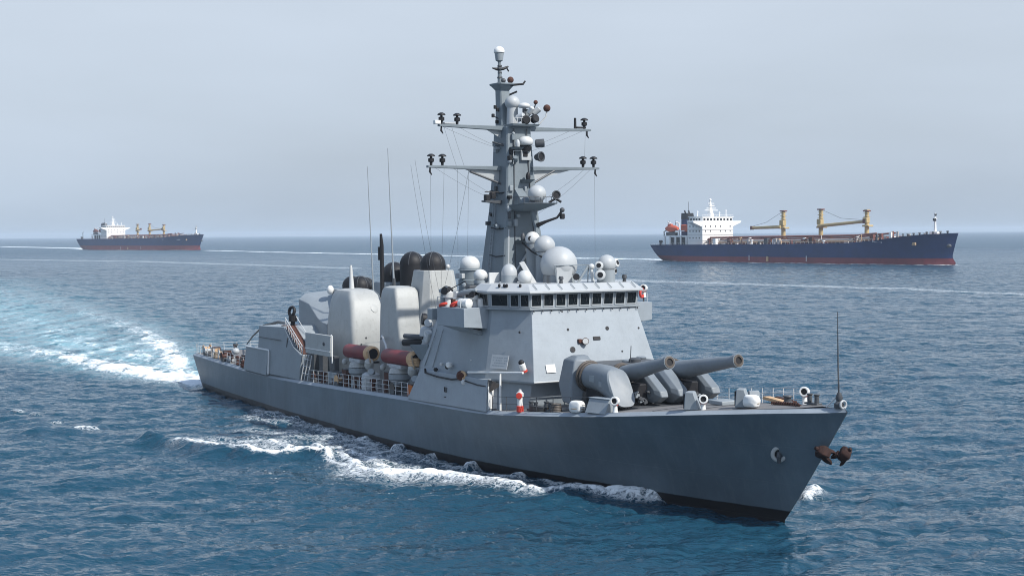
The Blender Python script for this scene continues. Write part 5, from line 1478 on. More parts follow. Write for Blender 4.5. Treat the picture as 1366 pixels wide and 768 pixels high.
# bitts, bollards, vents and hatches along the fore deck
def bitts(x, y, s=1.0, mat='darkgrey'):
    z = deck_z(x, y)
    o = MB().box((x, y, z + .06), (1.3 * s, .5 * s, .12)).build('bitts', M[mat], ship, bevel=.02)
    for dx in (-.36, .36):
        MB().lathe([(.16 * s, 0), (.16 * s, .5 * s), (.21 * s, .55 * s), (.21 * s, .62 * s)], (x + dx * s, y, z + .1), n=14).build('post', M[mat], o)
    return o
for (x, y) in ((2.3, .3), (-16.0, 5.0), (-20.2, -6.3), (-18.4, -6.1), (-86, -5.2), (-96, -4.0), (-92, 4.4), (-58, -6.2)):
    bitts(x, y, .9)
bitts(1.5, 1.0, .85, 'radomegrey')
def scuttle_hood(x, y, w, h, l, yaw=0.0, mat='midgrey'):
    """deck vent hood: sloping box with a dark mouth on its after side"""
    z = deck_z(x, y)
    o = MB().hexa([(-l / 2, -w / 2, 0), (l / 2, -w / 2, 0), (l / 2, w / 2, 0), (-l / 2, w / 2, 0), (-l / 2 + .1, -w / 2, h), (l * .12, -w / 2, h), (l * .12, w / 2, h), (-l / 2 + .1, w / 2, h)]).build('vent_hood', M[mat], ship, bevel=.05)
    o.location = (x, y, z); o.rotation_euler.z = yaw
    mth = MB().box((-l / 2 + .02, 0, h * .48), (.1, w * .8, h * .8)).build('mouth', M['black'], o)
    return o
scuttle_hood(-5.0, -3.4, .9, 1.15, 1.0, .75)
scuttle_hood(-1.9, -1.75, .9, 1.15, .95, .75)
scuttle_hood(-7.5, 3.6, .7, .8, .9, -.5)
hatch = MB().box((-6.4, .2, 6.75), (1.4, 1.4, .28)).build('deck_hatch', M['midgrey'], ship, bevel=.05)
# anchor chain and capstan
cp = MB().lathe([(.4, 0), (.36, .1), (.22, .2), (.22, .4), (.34, .48), (.3, .55)], (-.2, .4, deck_z(-.2, .4)), n=20).build('capstan', M['darkgrey'], ship)
mb = MB()
for k in range(24):
    f = k / 23
    x, y = -1.2 + 3.4 * f, .0 - .7 * f
    mb.torus((x, y, deck_z(x, y) + .07), .1, .035, (0, .3, 1) if k % 2 else (0, 1, .3), 10, 6)
mb.build('anchor_chain', M['rust'], ship)
MB().box((-4.0, 2.6, 6.95), (3.2, .5, .2), Matrix.Rotation(-.3, 3, 'Z')).build('spar_rack', M['tan'], ship)
MB().box((-3.6, 3.1, 6.95), (3.0, .3, .22), Matrix.Rotation(-.3, 3, 'Z')).build('spar_rack', M['rust'], ship)
MB().box((-12.6, -4.2, 6.05), (1.6, .25, .2), Matrix.Rotation(.5, 3, 'Z')).build('deck_bracket', M['darkgrey'], ship, bevel=.03)
MB().tube([(-13.8, -4.3, 5.9), (-13.2, -4.0, 6.5), (-12.4, -3.8, 6.5), (-11.8, -3.7, 6.1)], .1).build('deck_bracket', M['darkgrey'], ship)
# flat deck plating seams
for x in (-17.2, -11.5, -8.0, -4.6):
    mb = MB()
    ys = np.linspace(-beam(x) + .7, beam(x) - .7, 9)
    mb.loft([[(x - .04, y, deck_z(x, y) - .024), (x + .04, y, deck_z(x, y) - .024), (x + .04, y, deck_z(x, y) + .0), (x - .04, y, deck_z(x, y) + .0)] for y in ys])
    mb.build('deck_seam', M['darkgrey'], ship)

# ------------------------------------------------------------------ loose things on the warship's deck
def place(o, x, y, z, yaw=0.0, tilt=(0, 0)):
    o.matrix_world = SHIPM @ Matrix.Translation((x, y, z)) @ Matrix.Rotation(yaw, 4, 'Z') @ Matrix.Rotation(tilt[0], 4, 'X') @ Matrix.Rotation(tilt[1], 4, 'Y')
    return o

# bow anchors: two rust-brown flukes hung at the stem
def make_anchor(label):
    e = empty('anchor', label, 'anchor', 'rusty anchors at the stem')
    mb = MB().loft([[(-.3, -.2, -.5), (.3, -.2, -.5), (.3, .2, -.5), (-.3, .2, -.5)], [(-.55, -.36, -.1), (.5, -.36, -.15), (.5, .36, -.15), (-.55, .36, -.1)], [(-.5, -.4, .25), (.45, -.4, .3), (.45, .4, .3), (-.5, .4, .25)], [(-.2, -.25, .55), (.2, -.25, .55), (.2, .25, .55), (-.2, .25, .55)]])
    mb.build('crown', M['anchorrust'], e, bevel=.08)
    for s_ in (-1, 1):
        MB().loft([[(-.3, s_ * .15, -.3), (.3, s_ * .15, -.3), (.3, s_ * .42, -.2), (-.3, s_ * .42, -.2)], [(-.3, s_ * .3, -.7), (.3, s_ * .3, -.7), (.26, s_ * .5, -.6), (-.26, s_ * .5, -.6)], [(-.1, s_ * .4, -.98), (.1, s_ * .4, -.98), (.1, s_ * .5, -.95), (-.1, s_ * .5, -.95)]]).build('fluke', M['anchorrust'], e, bevel=.03)
    MB().tube([(0, 0, .3), (0, 0, .75)], [.2, .14], 8).build('shank', M['anchorrust'], e)
    return e
an = make_anchor('rusty brown anchor tight against the near side of the grey stem')
p = hull_pt(3.7, 4.75, -1)
place(an, p.x + .3, p.y - .35, 4.75, .3, (R(55), R(-25)))
an.scale = (.82, .82, .82)
an2 = make_anchor('rusty brown anchor jutting out ahead of the grey stem, farther from the hull')
place(an2, 4.55, .75, 4.62, -.5, (R(-40), R(35)))
an2.scale = (.82, .82, .82)

def bollard_tube(label, cat='deck light', name='deck_light'):
    """pale tube-mouthed deck fitting on a short red-ringed stand"""
    e = empty(name, label, cat, 'tube-mouthed pale fittings round the fore deck')
    MB().lathe([(.24, 0), (.2, .1), (.17, .55), (.22, .62)], n=16).build('stand', M['white'], e)
    MB().torus((0, 0, .6), .2, .05, n=16, k=6).build('band', M['red'], e)
    MB().lathe([(.28, -.35), (.36, -.2), (.38, .28), (.34, .32), (.24, .32), (.24, .05)], (0, 0, .92), (1, 0, .12), 22).build('tube', M['white'], e)
    MB().lathe([(.24, .1), (.24, .2)], (0, 0, .92), (1, 0, .12), 18).build('mouth', M['black'], e)
    return e
o = bollard_tube('white tube-mouthed deck light beside the flat grey box under the guns')
place(o, -11.0, -5.35, deck_z(-11, -5.3), -.9); o.scale = (.8, .8, .8)
o = bollard_tube('white tube-mouthed deck light by the dark vent hood, midway along the fore deck edge')
place(o, -4.2, -3.15, deck_z(-4.2, -3.1) - .1, -.6); o.scale = (.8, .8, .8)
o = bollard_tube('white tube-mouthed deck light with rust-filled mouth on the far side near the bow')
place(o, -.7, 2.2, deck_z(-.7, 2.2), -.9); o.scale = (.85, .85, .85)
o = bollard_tube('small red and white lamp on the far bridge wing')
place(o, -27.35, 8.3, 12.75, -.9); o.scale = (.8, .8, .8)

# red and white striped post at the starboard rail
e = empty('fire_post', 'red and white striped post standing at the rail before the bridge', 'fire post')
MB().lathe([(.26, 0), (.26, .42), (.23, .44)], n=18).build('base', M['red'], e)
MB().lathe([(.2, .44), (.19, 1.1)], n=18).build('column', M['white'], e)
MB().lathe([(.27, 1.1), (.27, 1.35), (.12, 1.5), (.1, 1.62)], n=18).build('head', M['radome'], e)
MB().lathe([(.2, .1), (.24, .26), (.2, .34)], (.0, 0, 1.15), (.7, -.7, .1), 16).build('valve', M['red'], e)
place(e, -21.0, -6.95, sheer(-21) + .02)

# flat grey box, white bundles
e = empty('deck_box', 'flat sloping grey box at the deck edge in front of the guns', 'deck box')
MB().hexa([(-.95, -.6, 0), (.95, -.6, 0), (.95, .6, 0), (-.95, .6, 0), (-.95, -.15, .95), (.95, -.15, .95), (.95, .6, .95), (-.95, .6, .95)]).build('body', M['midgrey'], e, bevel=.03)
MB().box((0, .22, .98), (1.98, .85, .05)).build('lid', M['grey'], e, bevel=.01)
place(e, -12.6, -5.45, sheer(-12.6) + .0, .22)
def bundle(label, s=1.0, grp='white canvas bundles on the fore deck'):
    e = empty('canvas_bundle', label, 'bundle', grp)
    mb = MB()
    g = random.Random(len(label))
    rs = []
    for k in range(7):
        f = k / 6
        rad = .58 * s * (1 - abs(f - .45) ** 2.2 * 1.1)
        rs.append([(rad * (1 + g.uniform(-.15, .15)) * math.copysign(abs(math.cos(a_)) ** .6, math.cos(a_)), .75 * rad * (1 + g.uniform(-.15, .15)) * math.copysign(abs(math.sin(a_)) ** .6, math.sin(a_)), f * .85 * s) for a_ in np.linspace(0, 2 * math.pi, 15)[:-1]])
    mb.loft(rs).build('cover', M['white'], e, subsurf=1, sharp=80)
    MB().torus((0, 0, .3 * s), .5 * s, .03, n=20, k=6).build('lashing', M['rope'], e).scale = (1.1, .85, 1)
    return e
place(bundle('white canvas bundle at the deck edge below the bridge corner'), -14.7, -6.05, sheer(-14.7) + .02, .3)
place(bundle('white canvas bundle beside the dark vent hood near the bow', .95), -.9, -1.9, deck_z(-.9, -1.9), .3)
# lifebuoys and lantern on the superstructure
e = empty('lantern', 'red and white lantern on the grey bridge corner wall', 'lantern')
MB().lathe([(.2, 0), (.24, .08), (.24, .5), (.16, .6)], n=16).build('body', M['white'], e)
MB().lathe([(.26, -.12), (.26, .02)], n=16).build('base', M['red'], e)
MB().dome((0, 0, .62), .22, 1, -.3, 14).build('cap', M['black'], e)
place(e, -22.15, -5.95, 7.95, 0, (R(20), 0))
def lifebuoy(label):
    e = tag(MB().torus((0, 0, 0), .32, .11, (1, 0, 0), 28, 10).build('lifebuoy', M['red']), label, 'lifebuoy', 'red lifebuoys')
    return e
place(lifebuoy('red lifebuoy lying on the near bridge wing beside white drums'), -28.9, -8.1, 12.6, .4, (0, R(60)))
place(lifebuoy('second red lifebuoy, at the after corner of the near bridge wing'), -30.4, -8.25, 12.5, -.4, (R(10), R(70)))
place(lifebuoy('red lifebuoy hung up on the far bridge wing'), -27.2, 8.0, 13.1, .5)
# white drums on the wing
def drum(label, x, y, z, s=1.0, lie=True):
    e = empty('canister', label, 'canister', 'white canisters on the near bridge wing')
    MB().lathe([(.2 * s, -.6 * s), (.34 * s, -.5 * s), (.36 * s, .5 * s), (.2 * s, .6 * s)], axis=(1, .2, 0) if lie else (0, 0, 1), n=18).build('shell', M['white'], e)
    MB().torus((0, 0, 0), .365 * s, .02, (1, .2, 0) if lie else (0, 0, 1), 20, 6).build('strap', M['radomegrey'], e)
    return place(e, x, y, z)
drum('white canister lying forward on the near bridge wing', -27.6, -7.9, 12.72)
drum('white canister with red lashings lying in the middle of the near bridge wing', -28.8, -7.3, 12.74)

# junk on the quarter deck and under the tubes: coils, crates, fenders
def rope_coil(label, x, y, z, s=1.0, mat='rope'):
    mb = MB()
    for k in range(5):
        mb.torus((0, 0, .07 * s + k * .12 * s), (.42 - .02 * k) * s, .08 * s, n=18, k=6)
    e = tag(mb.build('rope_coil', M[mat]), label, 'rope coil', 'rope coils on deck')
    return place(e, x, y, z)
def crate(label, x, y, z, s=(.8, .6, .6), mat='rust', yaw=0.):
    e = empty('crate', label, 'crate', 'crates on deck')
    MB().box((0, 0, s[2] / 2), s).build('body', M[mat], e, bevel=.03)
    MB().box((0, 0, s[2] + .02), (s[0] + .04, s[1] + .04, .05)).build('lid', M['darkgrey'], e, bevel=.01)
    return place(e, x, y, z, yaw)
g = random.Random(21)
stern_spots = [(-99.0, -3.6, 'coil', 'rust', 'rust brown rope coil at the after corner of the quarter deck'), (-96.4, -4.6, 'crate', 'tan', 'tan crate by the stern rail, second from the corner'), (-94.0, -5.0, 'coil', 'rope', 'pale rope coil by the stern rail'),
               (-91.5, -4.9, 'crate', 'rust', 'brown crate against the starboard stern rail'), (-89.0, -5.2, 'crate', 'radomegrey', 'pale grey crate amid the stern clutter'), (-86.6, -4.2, 'crate', 'white', 'white crate on the quarter deck before the stern house'),
               (-83.6, -5.4, 'crate', 'rust', 'tall rusty crate next to the stern house door'), (-82.2, -5.9, 'coil', 'rust', 'rusty coil squeezed beside the stern house'), (-93.0, -1.0, 'crate', 'darkgrey', 'dark crate in the middle of the quarter deck'),
               (-88.0, 1.8, 'crate', 'cargored', 'red brown crate on the far side of the quarter deck'), (-97.0, 1.5, 'coil', 'tan', 'tan rope coil near the transom')]
for x, y, k, mt, lb_ in stern_spots:
    z = deck_z(x, y)
    if k == 'coil': rope_coil(lb_, x, y, z, 1.25, mt)
    else: crate(lb_, x, y, z, (g.uniform(.8, 1.3), g.uniform(.6, .9), g.uniform(.6, 1.15)), mt, g.uniform(-.5, .5))
e = tag(MB().dome((0, 0, 0), .42, .9, -.8, 18).build('fender', M['radomegrey']), 'round white fender among the stern clutter', 'fender')
place(e, -87.2, -5.3, deck_z(-87.2, -5.3) + 1.3)
for x, y, s_, mt, lb_ in ((-53.6, -6.3, (1.5, .8, 1.5), 'rust', 'rusty brown crate stack below the first red tube'), (-52.6, -5.7, (.8, .7, 1.9), 'cargored', 'tall rusty locker behind the rail below the first red tube'), (-57.5, -6.1, (1.7, .7, .5), 'rust', 'low rusty tray behind the midships rail'), (-56.6, -6.2, (1.9, .6, 1.1), 'midgrey', 'grey locker behind the midships rail'),
                          (-45.4, -5.9, (1.0, .7, 1.6), 'rust', 'rusty locker below the second red tube'), (-39.8, -6.4, (.9, .7, .9), 'orange', 'orange bag-shaped crate against the bridge wall'), (-43.6, -6.2, (1.0, .7, 1.2), 'darkgrey', 'dark locker below the second red tube')):
    crate(lb_, x, y, deck_z(x, y), s_, mt, g.uniform(-.2, .2))
clut = random.Random(5)
for k_, (x, y) in enumerate([(-100.6, -4.2), (-98.2, -4.9), (-95.2, -5.3), (-92.9, -5.4), (-90.2, -5.5), (-87.9, -5.6), (-85.3, -5.7), (-84.0, -4.6), (-99.6, -1.0), (-95.5, -2.6), (-90.5, -2.8), (-98.8, 3.4), (-94.2, 4.3), (-89.6, 4.9),
                              (-61.0, -6.3), (-59.2, -6.4), (-55.6, -6.5), (-54.7, -6.6), (-51.2, -6.6), (-50.2, -6.5), (-47.2, -6.7), (-44.6, -6.6), (-42.4, -6.7)]):
    z = deck_z(x, y)
    mt_ = ('rust', 'rust', 'ring', 'darkgrey', 'tan', 'radomegrey')[clut.randrange(6)]
    kind = clut.randrange(3)
    if kind == 0:
        o = MB().lathe([(.26, 0), (.2, .15), (.18, .7), (.32, .75), (.3, .95), (.1, 1.0)], (x, y, z), n=12).build('mooring_post', M[mt_], ship)
    elif kind == 1:
        o = MB().lathe([(.45, -.45), (.45, -.38), (.2, -.36), (.2, .36), (.45, .38), (.45, .45)], (x, y, z + .55), (0, 1, .05), 16).build('cable_reel', M[mt_], ship)
        MB().box((x, y, z + .2), (.7, .9, .4)).build('reel_stand', M['darkgrey'], o, bevel=.03)
    else:
        o = MB().tube([(x, y, z), (x + .1, y, z + .8), (x + .5, y - .1, z + 1.0), (x + .7, y, z + .5)], .1, 8).build('valve_pipe', M[mt_], ship)
        MB().torus((x + .1, y, z + .95), .2, .04, (0, 1, .2), 14, 6).build('hand_wheel', M['rust'], o)
rope_coil('tan hose coil draped at the mouth of the second red tube', -39.7, -6.3, 7.0, 1.1, 'tan')
crate('low brown tray on the fore deck behind the rail', -19.4, -6.3, deck_z(-19.4, -6.3), (1.7, .5, .3), 'ring', .1)
rope_coil('brown hose coil on the fore deck behind the rail', -17.4, -6.1, deck_z(-17.4, -6.1), .9, 'ring')

# ------------------------------------------------------------------ the two cargo ships far off
def cargo_ship(name, label, stern, bow, Lw, sheer_pts, half, hullmat, cranes, house_x, far=False, w0=0.0):
    e = empty(name, label, 'cargo ship', 'cargo ships on the horizon')
    d = (bow - stern).normalized()
    e.matrix_world = Matrix.Translation(stern) @ Matrix.Rotation(math.atan2(d.y, d.x), 4, 'Z')
    xs_, zs_ = zip(*sheer_pts)
    xa, xb = xs_[0], xs_[-1]
    n_ = 70
    HH = [-1.5 / zs_[-1], 0, .04, .1, .18, .28, .4, .55, .7, .85, 1.0]
    rows = []
    for i in range(n_):
        u = i / (n_ - 1)
        u = .5 - .5 * math.cos(math.pi * u)
        xd = xa + (xb - xa) * u
        xw = w0 + (Lw - w0) * u
        zd = interp(xd, xs_, zs_)
        bd = half * min(1, (1 - max(0, (u - .80) / .20) ** 2.4)) * (1 - .18 * max(0, (.12 - u) / .12))
        bw = half * min(1, 1 - max(0, (u - .72) / .28) ** 1.8) * (1 - .75 * max(0, (.16 - u) / .16) ** 1.5)
        row = []
        for h in HH:
            q = max(h, 0)
            ee = 1.4 if u > .6 else .6
            x = xw + (xd - xw) * (q ** (.8 if u < .3 else 1.25))
            # bulb forefoot in the boot topping
            if u > .985 and zd * h < 4.2:
                x += max(0, 1 - abs(zd * h - 0.8) / 3.0) * 3.0
            row.append((x, max(bw + (bd - bw) * q ** ee, .05), zd * h))
        rows.append(row)
    mb = MB(); k = len(HH)
    for sd_ in (-1, 1):
        o = len(mb.v)
        for row in rows: mb.v += [(x, sd_ * y, z) for x, y, z in row]
        for i in range(n_ - 1):
            for j in range(k - 1):
                a_ = o + i * k + j
                mb.f.append((a_, a_ + 1, a_ + k + 1, a_ + k))
    o2 = n_ * k
    for i in (0, n_ - 1):
        for j in range(k - 1):
            a_ = i * k + j
            mb.f.append((a_, a_ + 1, o2 + a_ + 1, o2 + a_))
    hull = mb.build('hull', M[hullmat], e, sharp=40)
    mb = MB()
    mb.loft([[(r[-1][0], -r[-1][1], r[-1][2] - .6), (r[-1][0], r[-1][1], r[-1][2] - .6)] for r in rows], caps=False, closed=False)
    mb.build('deck', M['cargored'], e)
    dz = lambda x: interp(x, xs_, zs_)
    # accommodation block: stacked decks narrowing upward, bridge with wings
    hx = house_x
    z0 = dz(hx) - .6
    W2 = half * .82
    blk = MB().box((hx, 0, z0 + 7.0), (13, W2 * 2, 14.0)).build('accommodation', M['cargowhite'], e, bevel=.15)
    zt = z0 + 14.0
    br = MB().box((hx + .6, 0, zt + 1.6), (11.5, W2 * 1.95, 3.2)).build('bridge', M['cargowhite'], e, bevel=.12)
    for sd_ in (-1, 1):
        ya, yb = sd_ * W2 * .9, sd_ * (half * 1.28)
        pw = [(hx + 1, ya, zt - 3.2), (hx + 6, ya, zt - 3.2), (hx + 6, yb, zt - .2), (hx + 1, yb, zt - .2), (hx + .5, ya, zt + .9), (hx + 6.3, ya, zt + .9), (hx + 6.3, yb, zt + .9), (hx + .5, yb, zt + .9)]
        MB().hexa(pw).build('bridge_wing', M['cargowhite'], e, bevel=.1)
    # bridge windows, one by one
    nwin = 9
    for q in range(nwin):
        y = -W2 * .86 + q * (W2 * 1.72 / (nwin - 1))
        MB().box((hx + 6.36, y, zt + 1.75), (.1, W2 * 1.72 / nwin * .66, 1.25)).build('window', M['glass'], br)
    for q in range(4):
        for sd_ in (-1, 1):
            MB().box((hx - 3.6 + q * 2.4, sd_ * (W2 * .975 + .02), zt + 1.75), (1.5, .1, 1.25)).build('window', M['glass'], br)
    # cabin scuttles in rows
    for row_, zz in enumerate((z0 + 11.6, z0 + 8.7, z0 + 4.6)):
        for q in range(6):
            if (q + row_ * 2) % 5 == 4: continue
            y = -W2 * .8 + q * W2 * .32
            MB().box((hx + 6.53, y, zz), (.1, .75, .85)).build('cabin_window', M['glass'], blk)
        for q in range(4):
            MB().box((hx - 4.2 + q * 2.7, -W2 - .03, zz), (.75, .1, .85)).build('cabin_window', M['glass'], blk)
    MB().box((hx + .4, 0, zt + 3.35), (12.6, W2 * 2.02, .35)).build('bridge_roof', M['cargowhite'], br)
    for row_ in range(3):
        MB().box((hx + .1, 0, z0 + 3.1 + row_ * 3.3), (13.25, W2 * 2.02, .12)).build('deck_edge', M['cargogrey'], blk)
    mb = MB()
    for q in range(12):
        y = -W2 + q * (2 * W2 / 11)
        mb.tube([(hx + 6.4, y, zt + 3.5), (hx + 6.4, y, zt + 4.6)], .07, 5)
    mb.tube([(hx + 6.4, -W2, zt + 4.6), (hx + 6.4, W2, zt + 4.6)], .07, 5)
    mb.build('roof_rail', M['cargowhite'], br)
    # mast on the bridge roof
    ms = MB().loft([sq(hx, 0, 1.9, 1.9, zt + 3.4), sq(hx, 0, .8, .8, zt + 9), sq(hx - .2, 0, .45, .45, zt + 13.4)]).build('signal_mast', M['cargowhite'], e, bevel=.05)
    for (zz, yy) in ((zt + 7.4, 5.6), (zt + 8.6, 4.0), (zt + 11.6, 2.6)):
        MB().box((hx + .3, .3, zz), (.5, yy * 2, .4)).build('yard', M['cargowhite'], ms)
    MB().box((hx + 1.0, .2, zt + 10.2), (.5, 4.4, .5)).build('radar_scanner', M['cargowhite'], ms)
    MB().dome((hx, 0, zt + 13.8), .8, 1, -.9, 14).build('dome', M['cargowhite'], ms)
    for (x, y, h) in ((hx + 4, W2 * .72, 3.6), (hx - 3, -W2 * .6, 3.0), (hx + 4, W2 * .3, 2.4), (hx + 3, -W2 * .2, 2.2)):
        MB().tube([(x, y, zt + 3.4), (x, y, zt + 3.4 + h)], .28, 8).build('roof_mast', M['cargowhite'], e)
        MB().dome((x, y, zt + 3.5 + h), .5, 1, -.9, 12).build('cap', M['cargowhite'], e)
    # stern deckhouse with galleries
    sx = hx - 22
    lo = MB().box((sx + 4, 0, z0 + 5.8), (22, W2 * 1.85, .6)).build('poop_house', M['cargowhite'], e)
    for q in range(5):
        for sd_ in (-1, 1):
            MB().box((sx - 6 + q * 4.8, sd_ * W2 * .9, z0 + 2.8), (1.1, .6, 5.8)).build('pillar', M['cargowhite'], lo)
    MB().box((sx + 6, 0, z0 + 2.6), (18, W2 * 1.6, 5.2)).build('inner_wall', M['darkgrey'], lo)
    MB().box((sx + 6, 0, z0 + 9.0), (8, W2 * 1.6, .5)).build('upper_deck', M['cargowhite'], lo)
    # funnel
    fx = hx - 21
    fn = MB().loft([sq(fx, 1.5, 3.6, 3.4, z0 + 5.8, .3), sq(fx - .3, 1.5, 3.4, 3.2, z0 + 16.2, .3)]).build('funnel', M['cargohull'] if not far else M['cargored'], e, bevel=.2)
    MB().loft([sq(fx - .3, 1.5, 3.5, 3.3, z0 + 16.2, .3), sq(fx - .6, 1.5, 3.2, 3.0, z0 + 20.0, .3)]).build('cap', M['black'], fn, bevel=.15)
    for dy in (-.8, .9):
        MB().tube([(fx - .6 + dy, 1.5 + dy, z0 + 20), (fx - 1.4 + dy, 1.5 + dy, z0 + 21.6)], .5, 10).build('uptake', M['black'], fn)
    MB().tube([(fx + 1.4, .5, z0 + 20), (fx + 1.4, .5, z0 + 27)], .12, 6).build('aerial', M['darkgrey'], fn)
    vt = MB().box((fx + 8, -1.5, z0 + 11.4), (6, 6, 6)).build('engine_casing', M['cargohull'] if not far else M['cargowhite'], e, bevel=.3)
    MB().lathe([(1.6, 0), (1.9, 1.0), (1.5, 2.4)], (fx + 7, -3, z0 + 14.4), n=14).build('vent_cowl', M['darkgrey'], vt)
    MB().box((fx + 9, -4.8, z0 + 13.5), (4.5, .6, 4.0)).build('louvre', M['radomegrey'], vt)
    for x in (fx - 8.5, fx - 1.0):
        MB().tube([(x, -half * .32, z0 + 5.8), (x, -half * .32, z0 + 13.6), (x, -half * .5, z0 + 14.6)], .4, 8).build('davit', M['cargowhite'], e)
    MB().box((fx - 4.5, -half * .5, z0 + 7.2), (8, 2.4, 2.2)).build('cradle', M['darkgrey'], e)
    MB().box((fx + 8.5, -half * .5, z0 + 10.6), (6.0, 4.5, 4.4)).build('red_casing', M['boatorange'] if not far else M['cargored'], e, bevel=.6)
    MB().tube([(xa + 9, -half * .55, z0), (xa + 8.2, -half * .55, z0 + 8.5), (xa + 11, -half * .55, z0 + 9.5)], .35, 8).build('stern_davit', M['darkgrey'], e)
    for (x, y) in ((xa + 3, -half * .4), (xa + 5, -half * .55), (xa + 7.5, half * .3)):
        MB().lathe([(.8, 0), (.7, 2.0), (1.1, 2.4), (1.0, 3.4)], (x, y, dz(x) - .6), n=10).build('winch', M['darkgrey'], e)
    mb = MB()
    for q in range(14):
        x = xa + 1 + q * 2.2
        mb.tube([(x, -half * .78, dz(x) - .6), (x, -half * .78, dz(x) + .9)], .08, 5)
    mb.tube([(xa + 1, -half * .78, dz(xa) + .9), (xa + 30, -half * .78, dz(xa + 30) + .9)], .07, 5)
    mb.build('stern_rail', M['cargowhite'], e)
    # cargo deck: hatch coamings, pipe runs, posts, clutter
    x0_, x1_ = hx + 14, Lw - 34
    nh = 6
    for q in range(nh):
        a_ = x0_ + (x1_ - x0_) * q / nh + 2; b_ = x0_ + (x1_ - x0_) * (q + 1) / nh - 4
        c_ = (a_ + b_) / 2
        co_ = MB().box((c_, 0, dz(c_) + .9), (b_ - a_, half * 1.15, 3.0)).build('hatch', M['cargored'], e, bevel=.1)
        MB().box((c_, 0, dz(c_) + 2.6), (b_ - a_ + .8, half * 1.2, .5)).build('hatch_cover', M['cargored'], co_, bevel=.08)
    for (y, zz, r, mt) in ((-half * .72, 1.9, .55, 'cargogrey'), (-half * .66, 2.9, .4, 'cargored'), (-half * .5, 4.0, .6, 'cargored'), (half * .5, 4.3, .5, 'cargored'), (-half * .8, 1.0, .3, 'tan')):
        pts = [(x, y, dz(x) + zz) for x in np.linspace(hx + 8, x1_ - 8, 24)]
        MB().tube(pts, r, 8).build('deck_pipe', M[mt], e)
    g = random.Random(int(Lw * 10))
    for q in range(150):
        x = g.uniform(hx + 9, x1_ + 12); y = g.choice((-1, -1, 1)) * half * g.uniform(.6, .9)
        w_, h_ = g.uniform(.6, 2.6), g.uniform(1.2, 4.4)
        mt = g.choice(('cargored', 'cargored', 'cargogrey', 'tan', 'darkgrey', 'cargowhite', 'rust'))
        if g.random() < .5:
            MB().box((x, y, dz(x) - .6 + h_ / 2), (w_, w_ * .8, h_)).build('deck_fitting', M[mt], e, bevel=.08)
        else:
            MB().lathe([(w_ * .25, 0), (w_ * .22, h_), (w_ * .4, h_ + .1), (w_ * .35, h_ + .5)], (x, y, dz(x) - .6), n=10).build('deck_vent', M[mt], e)
    mb = MB()
    sx_ = np.linspace(hx + 8, xb - 6, 60)
    def side(x):
        i_ = min(range(n_), key=lambda q_: abs(rows[q_][-1][0] - x))
        return rows[i_][-1][1]
    for x in sx_:
        mb.tube([(x, -side(x) + .3, dz(x) - .3), (x, -side(x) + .3, dz(x) + 1.0)], .06, 4)
    mb.tube([(x, -side(x) + .3, dz(x) + 1.0) for x in sx_], .055, 4)
    mb.build('side_rail', M['cargowhite'], e)
    # cranes
    for (x, ztop, boom) in cranes:
        zb = dz(x) - .6
        c_ = MB().tube([(x, 0, zb), (x, 0, ztop)], [1.35, 1.1], 14).build('crane', M['cranetan'], e)
        MB().box((x, 0, ztop + .3), (3.2, 3.0, .7)).build('crane_head', M['cargored'], c_, bevel=.1)
        MB().box((x + .6, 0, zb + 9.8), (4.4, 4.2, 1.0)).build('slewing_platform', M['cranetan'], c_, bevel=.15)
        MB().box((x, -.6, zb + 12.8), (2.9, 2.8, 3.0)).build('crane_cab', M['cranetan'], c_, bevel=.2)
        for q in range(3):
            MB().box((x, 0, zb + 14.8 + q * 1.9), (2.7 - q * .2, 2.6, .35)).build('ring_deck', M['cranetan'], c_)
        MB().lathe([(2.8, 0), (2.6, 2.4), (1.9, 3.2)], (x, 0, zb), n=14).build('pedestal', M['cranetan'], c_)
        if boom:
            xe, ze = boom
            bm_ = MB()
            ya = -2.2
            bm_.tube([(x, ya, zb + 10.4), (xe, ya * .6, ze)], [1.0, .8], 8)
            b2_ = bm_.build('boom', M['cranetan'], c_)
            MB().box((xe, ya * .6, ze), (1.6, 1.6, 2.2)).build('boom_head', M['cargored'], c_)
            MB().tube([(x, 0, ztop + .3), ((x + xe) / 2, ya * .8, (ztop + ze) / 2 - 1.5), (xe, ya * .6, ze + .8)], .09, 5).build('topping_wire', M['darkgrey'], c_)
    # forecastle: mast, windlass, rail posts
    fm_ = MB().tube([(xb - 14.5, 0, dz(xb - 14) - .6), (xb - 14.5, 0, dz(xb) + 10.5)], [.8, .4], 10).build('foremast', M['cargowhite'], e)
    MB().box((xb - 14.5, 0, dz(xb) + 7.6), (.6, 2.6, .5)).build('yard', M['cargowhite'], fm_)
    MB().box((xb - 14.2, -.9, dz(xb) + 7.0), (1.0, 1.6, 1.3)).build('bell_lamp', M['black'], fm_)
    MB().box((xb - 14.2, 0, dz(xb) + 9.6), (.9, .9, 1.0)).build('lamp', M['darkgrey'], fm_)
    MB().box((xb - 14.5, 0, dz(xb - 14) + .4), (5, 3, 2)).build('mast_house', M['cargowhite'], fm_, bevel=.1)
    for q in range(7):
        x = xb - 24 + q * 3.2
        MB().lathe([(.5, 0), (.45, 1.3), (.7, 1.5), (.6, 2.0)], (x, -side(x) * .75, dz(x) - .6), n=10).build('mooring_post', M['darkgrey'], e)
    # anchor pocket and anchors
    def hp(x, z, sd_=-1):
        i_ = min(range(n_), key=lambda q_: abs(np.interp(z, [p_[2] for p_ in rows[q_]], [p_[0] for p_ in rows[q_]]) - x))
        r_0 = rows[i_]
        zz = [p_[2] for p_ in r_0]
        return Vector((np.interp(z, zz, [p_[0] for p_ in r_0]), sd_ * np.interp(z, zz, [p_[1] for p_ in r_0]), z))
    c_ = hp(xb - 20, dz(xb) * .66)
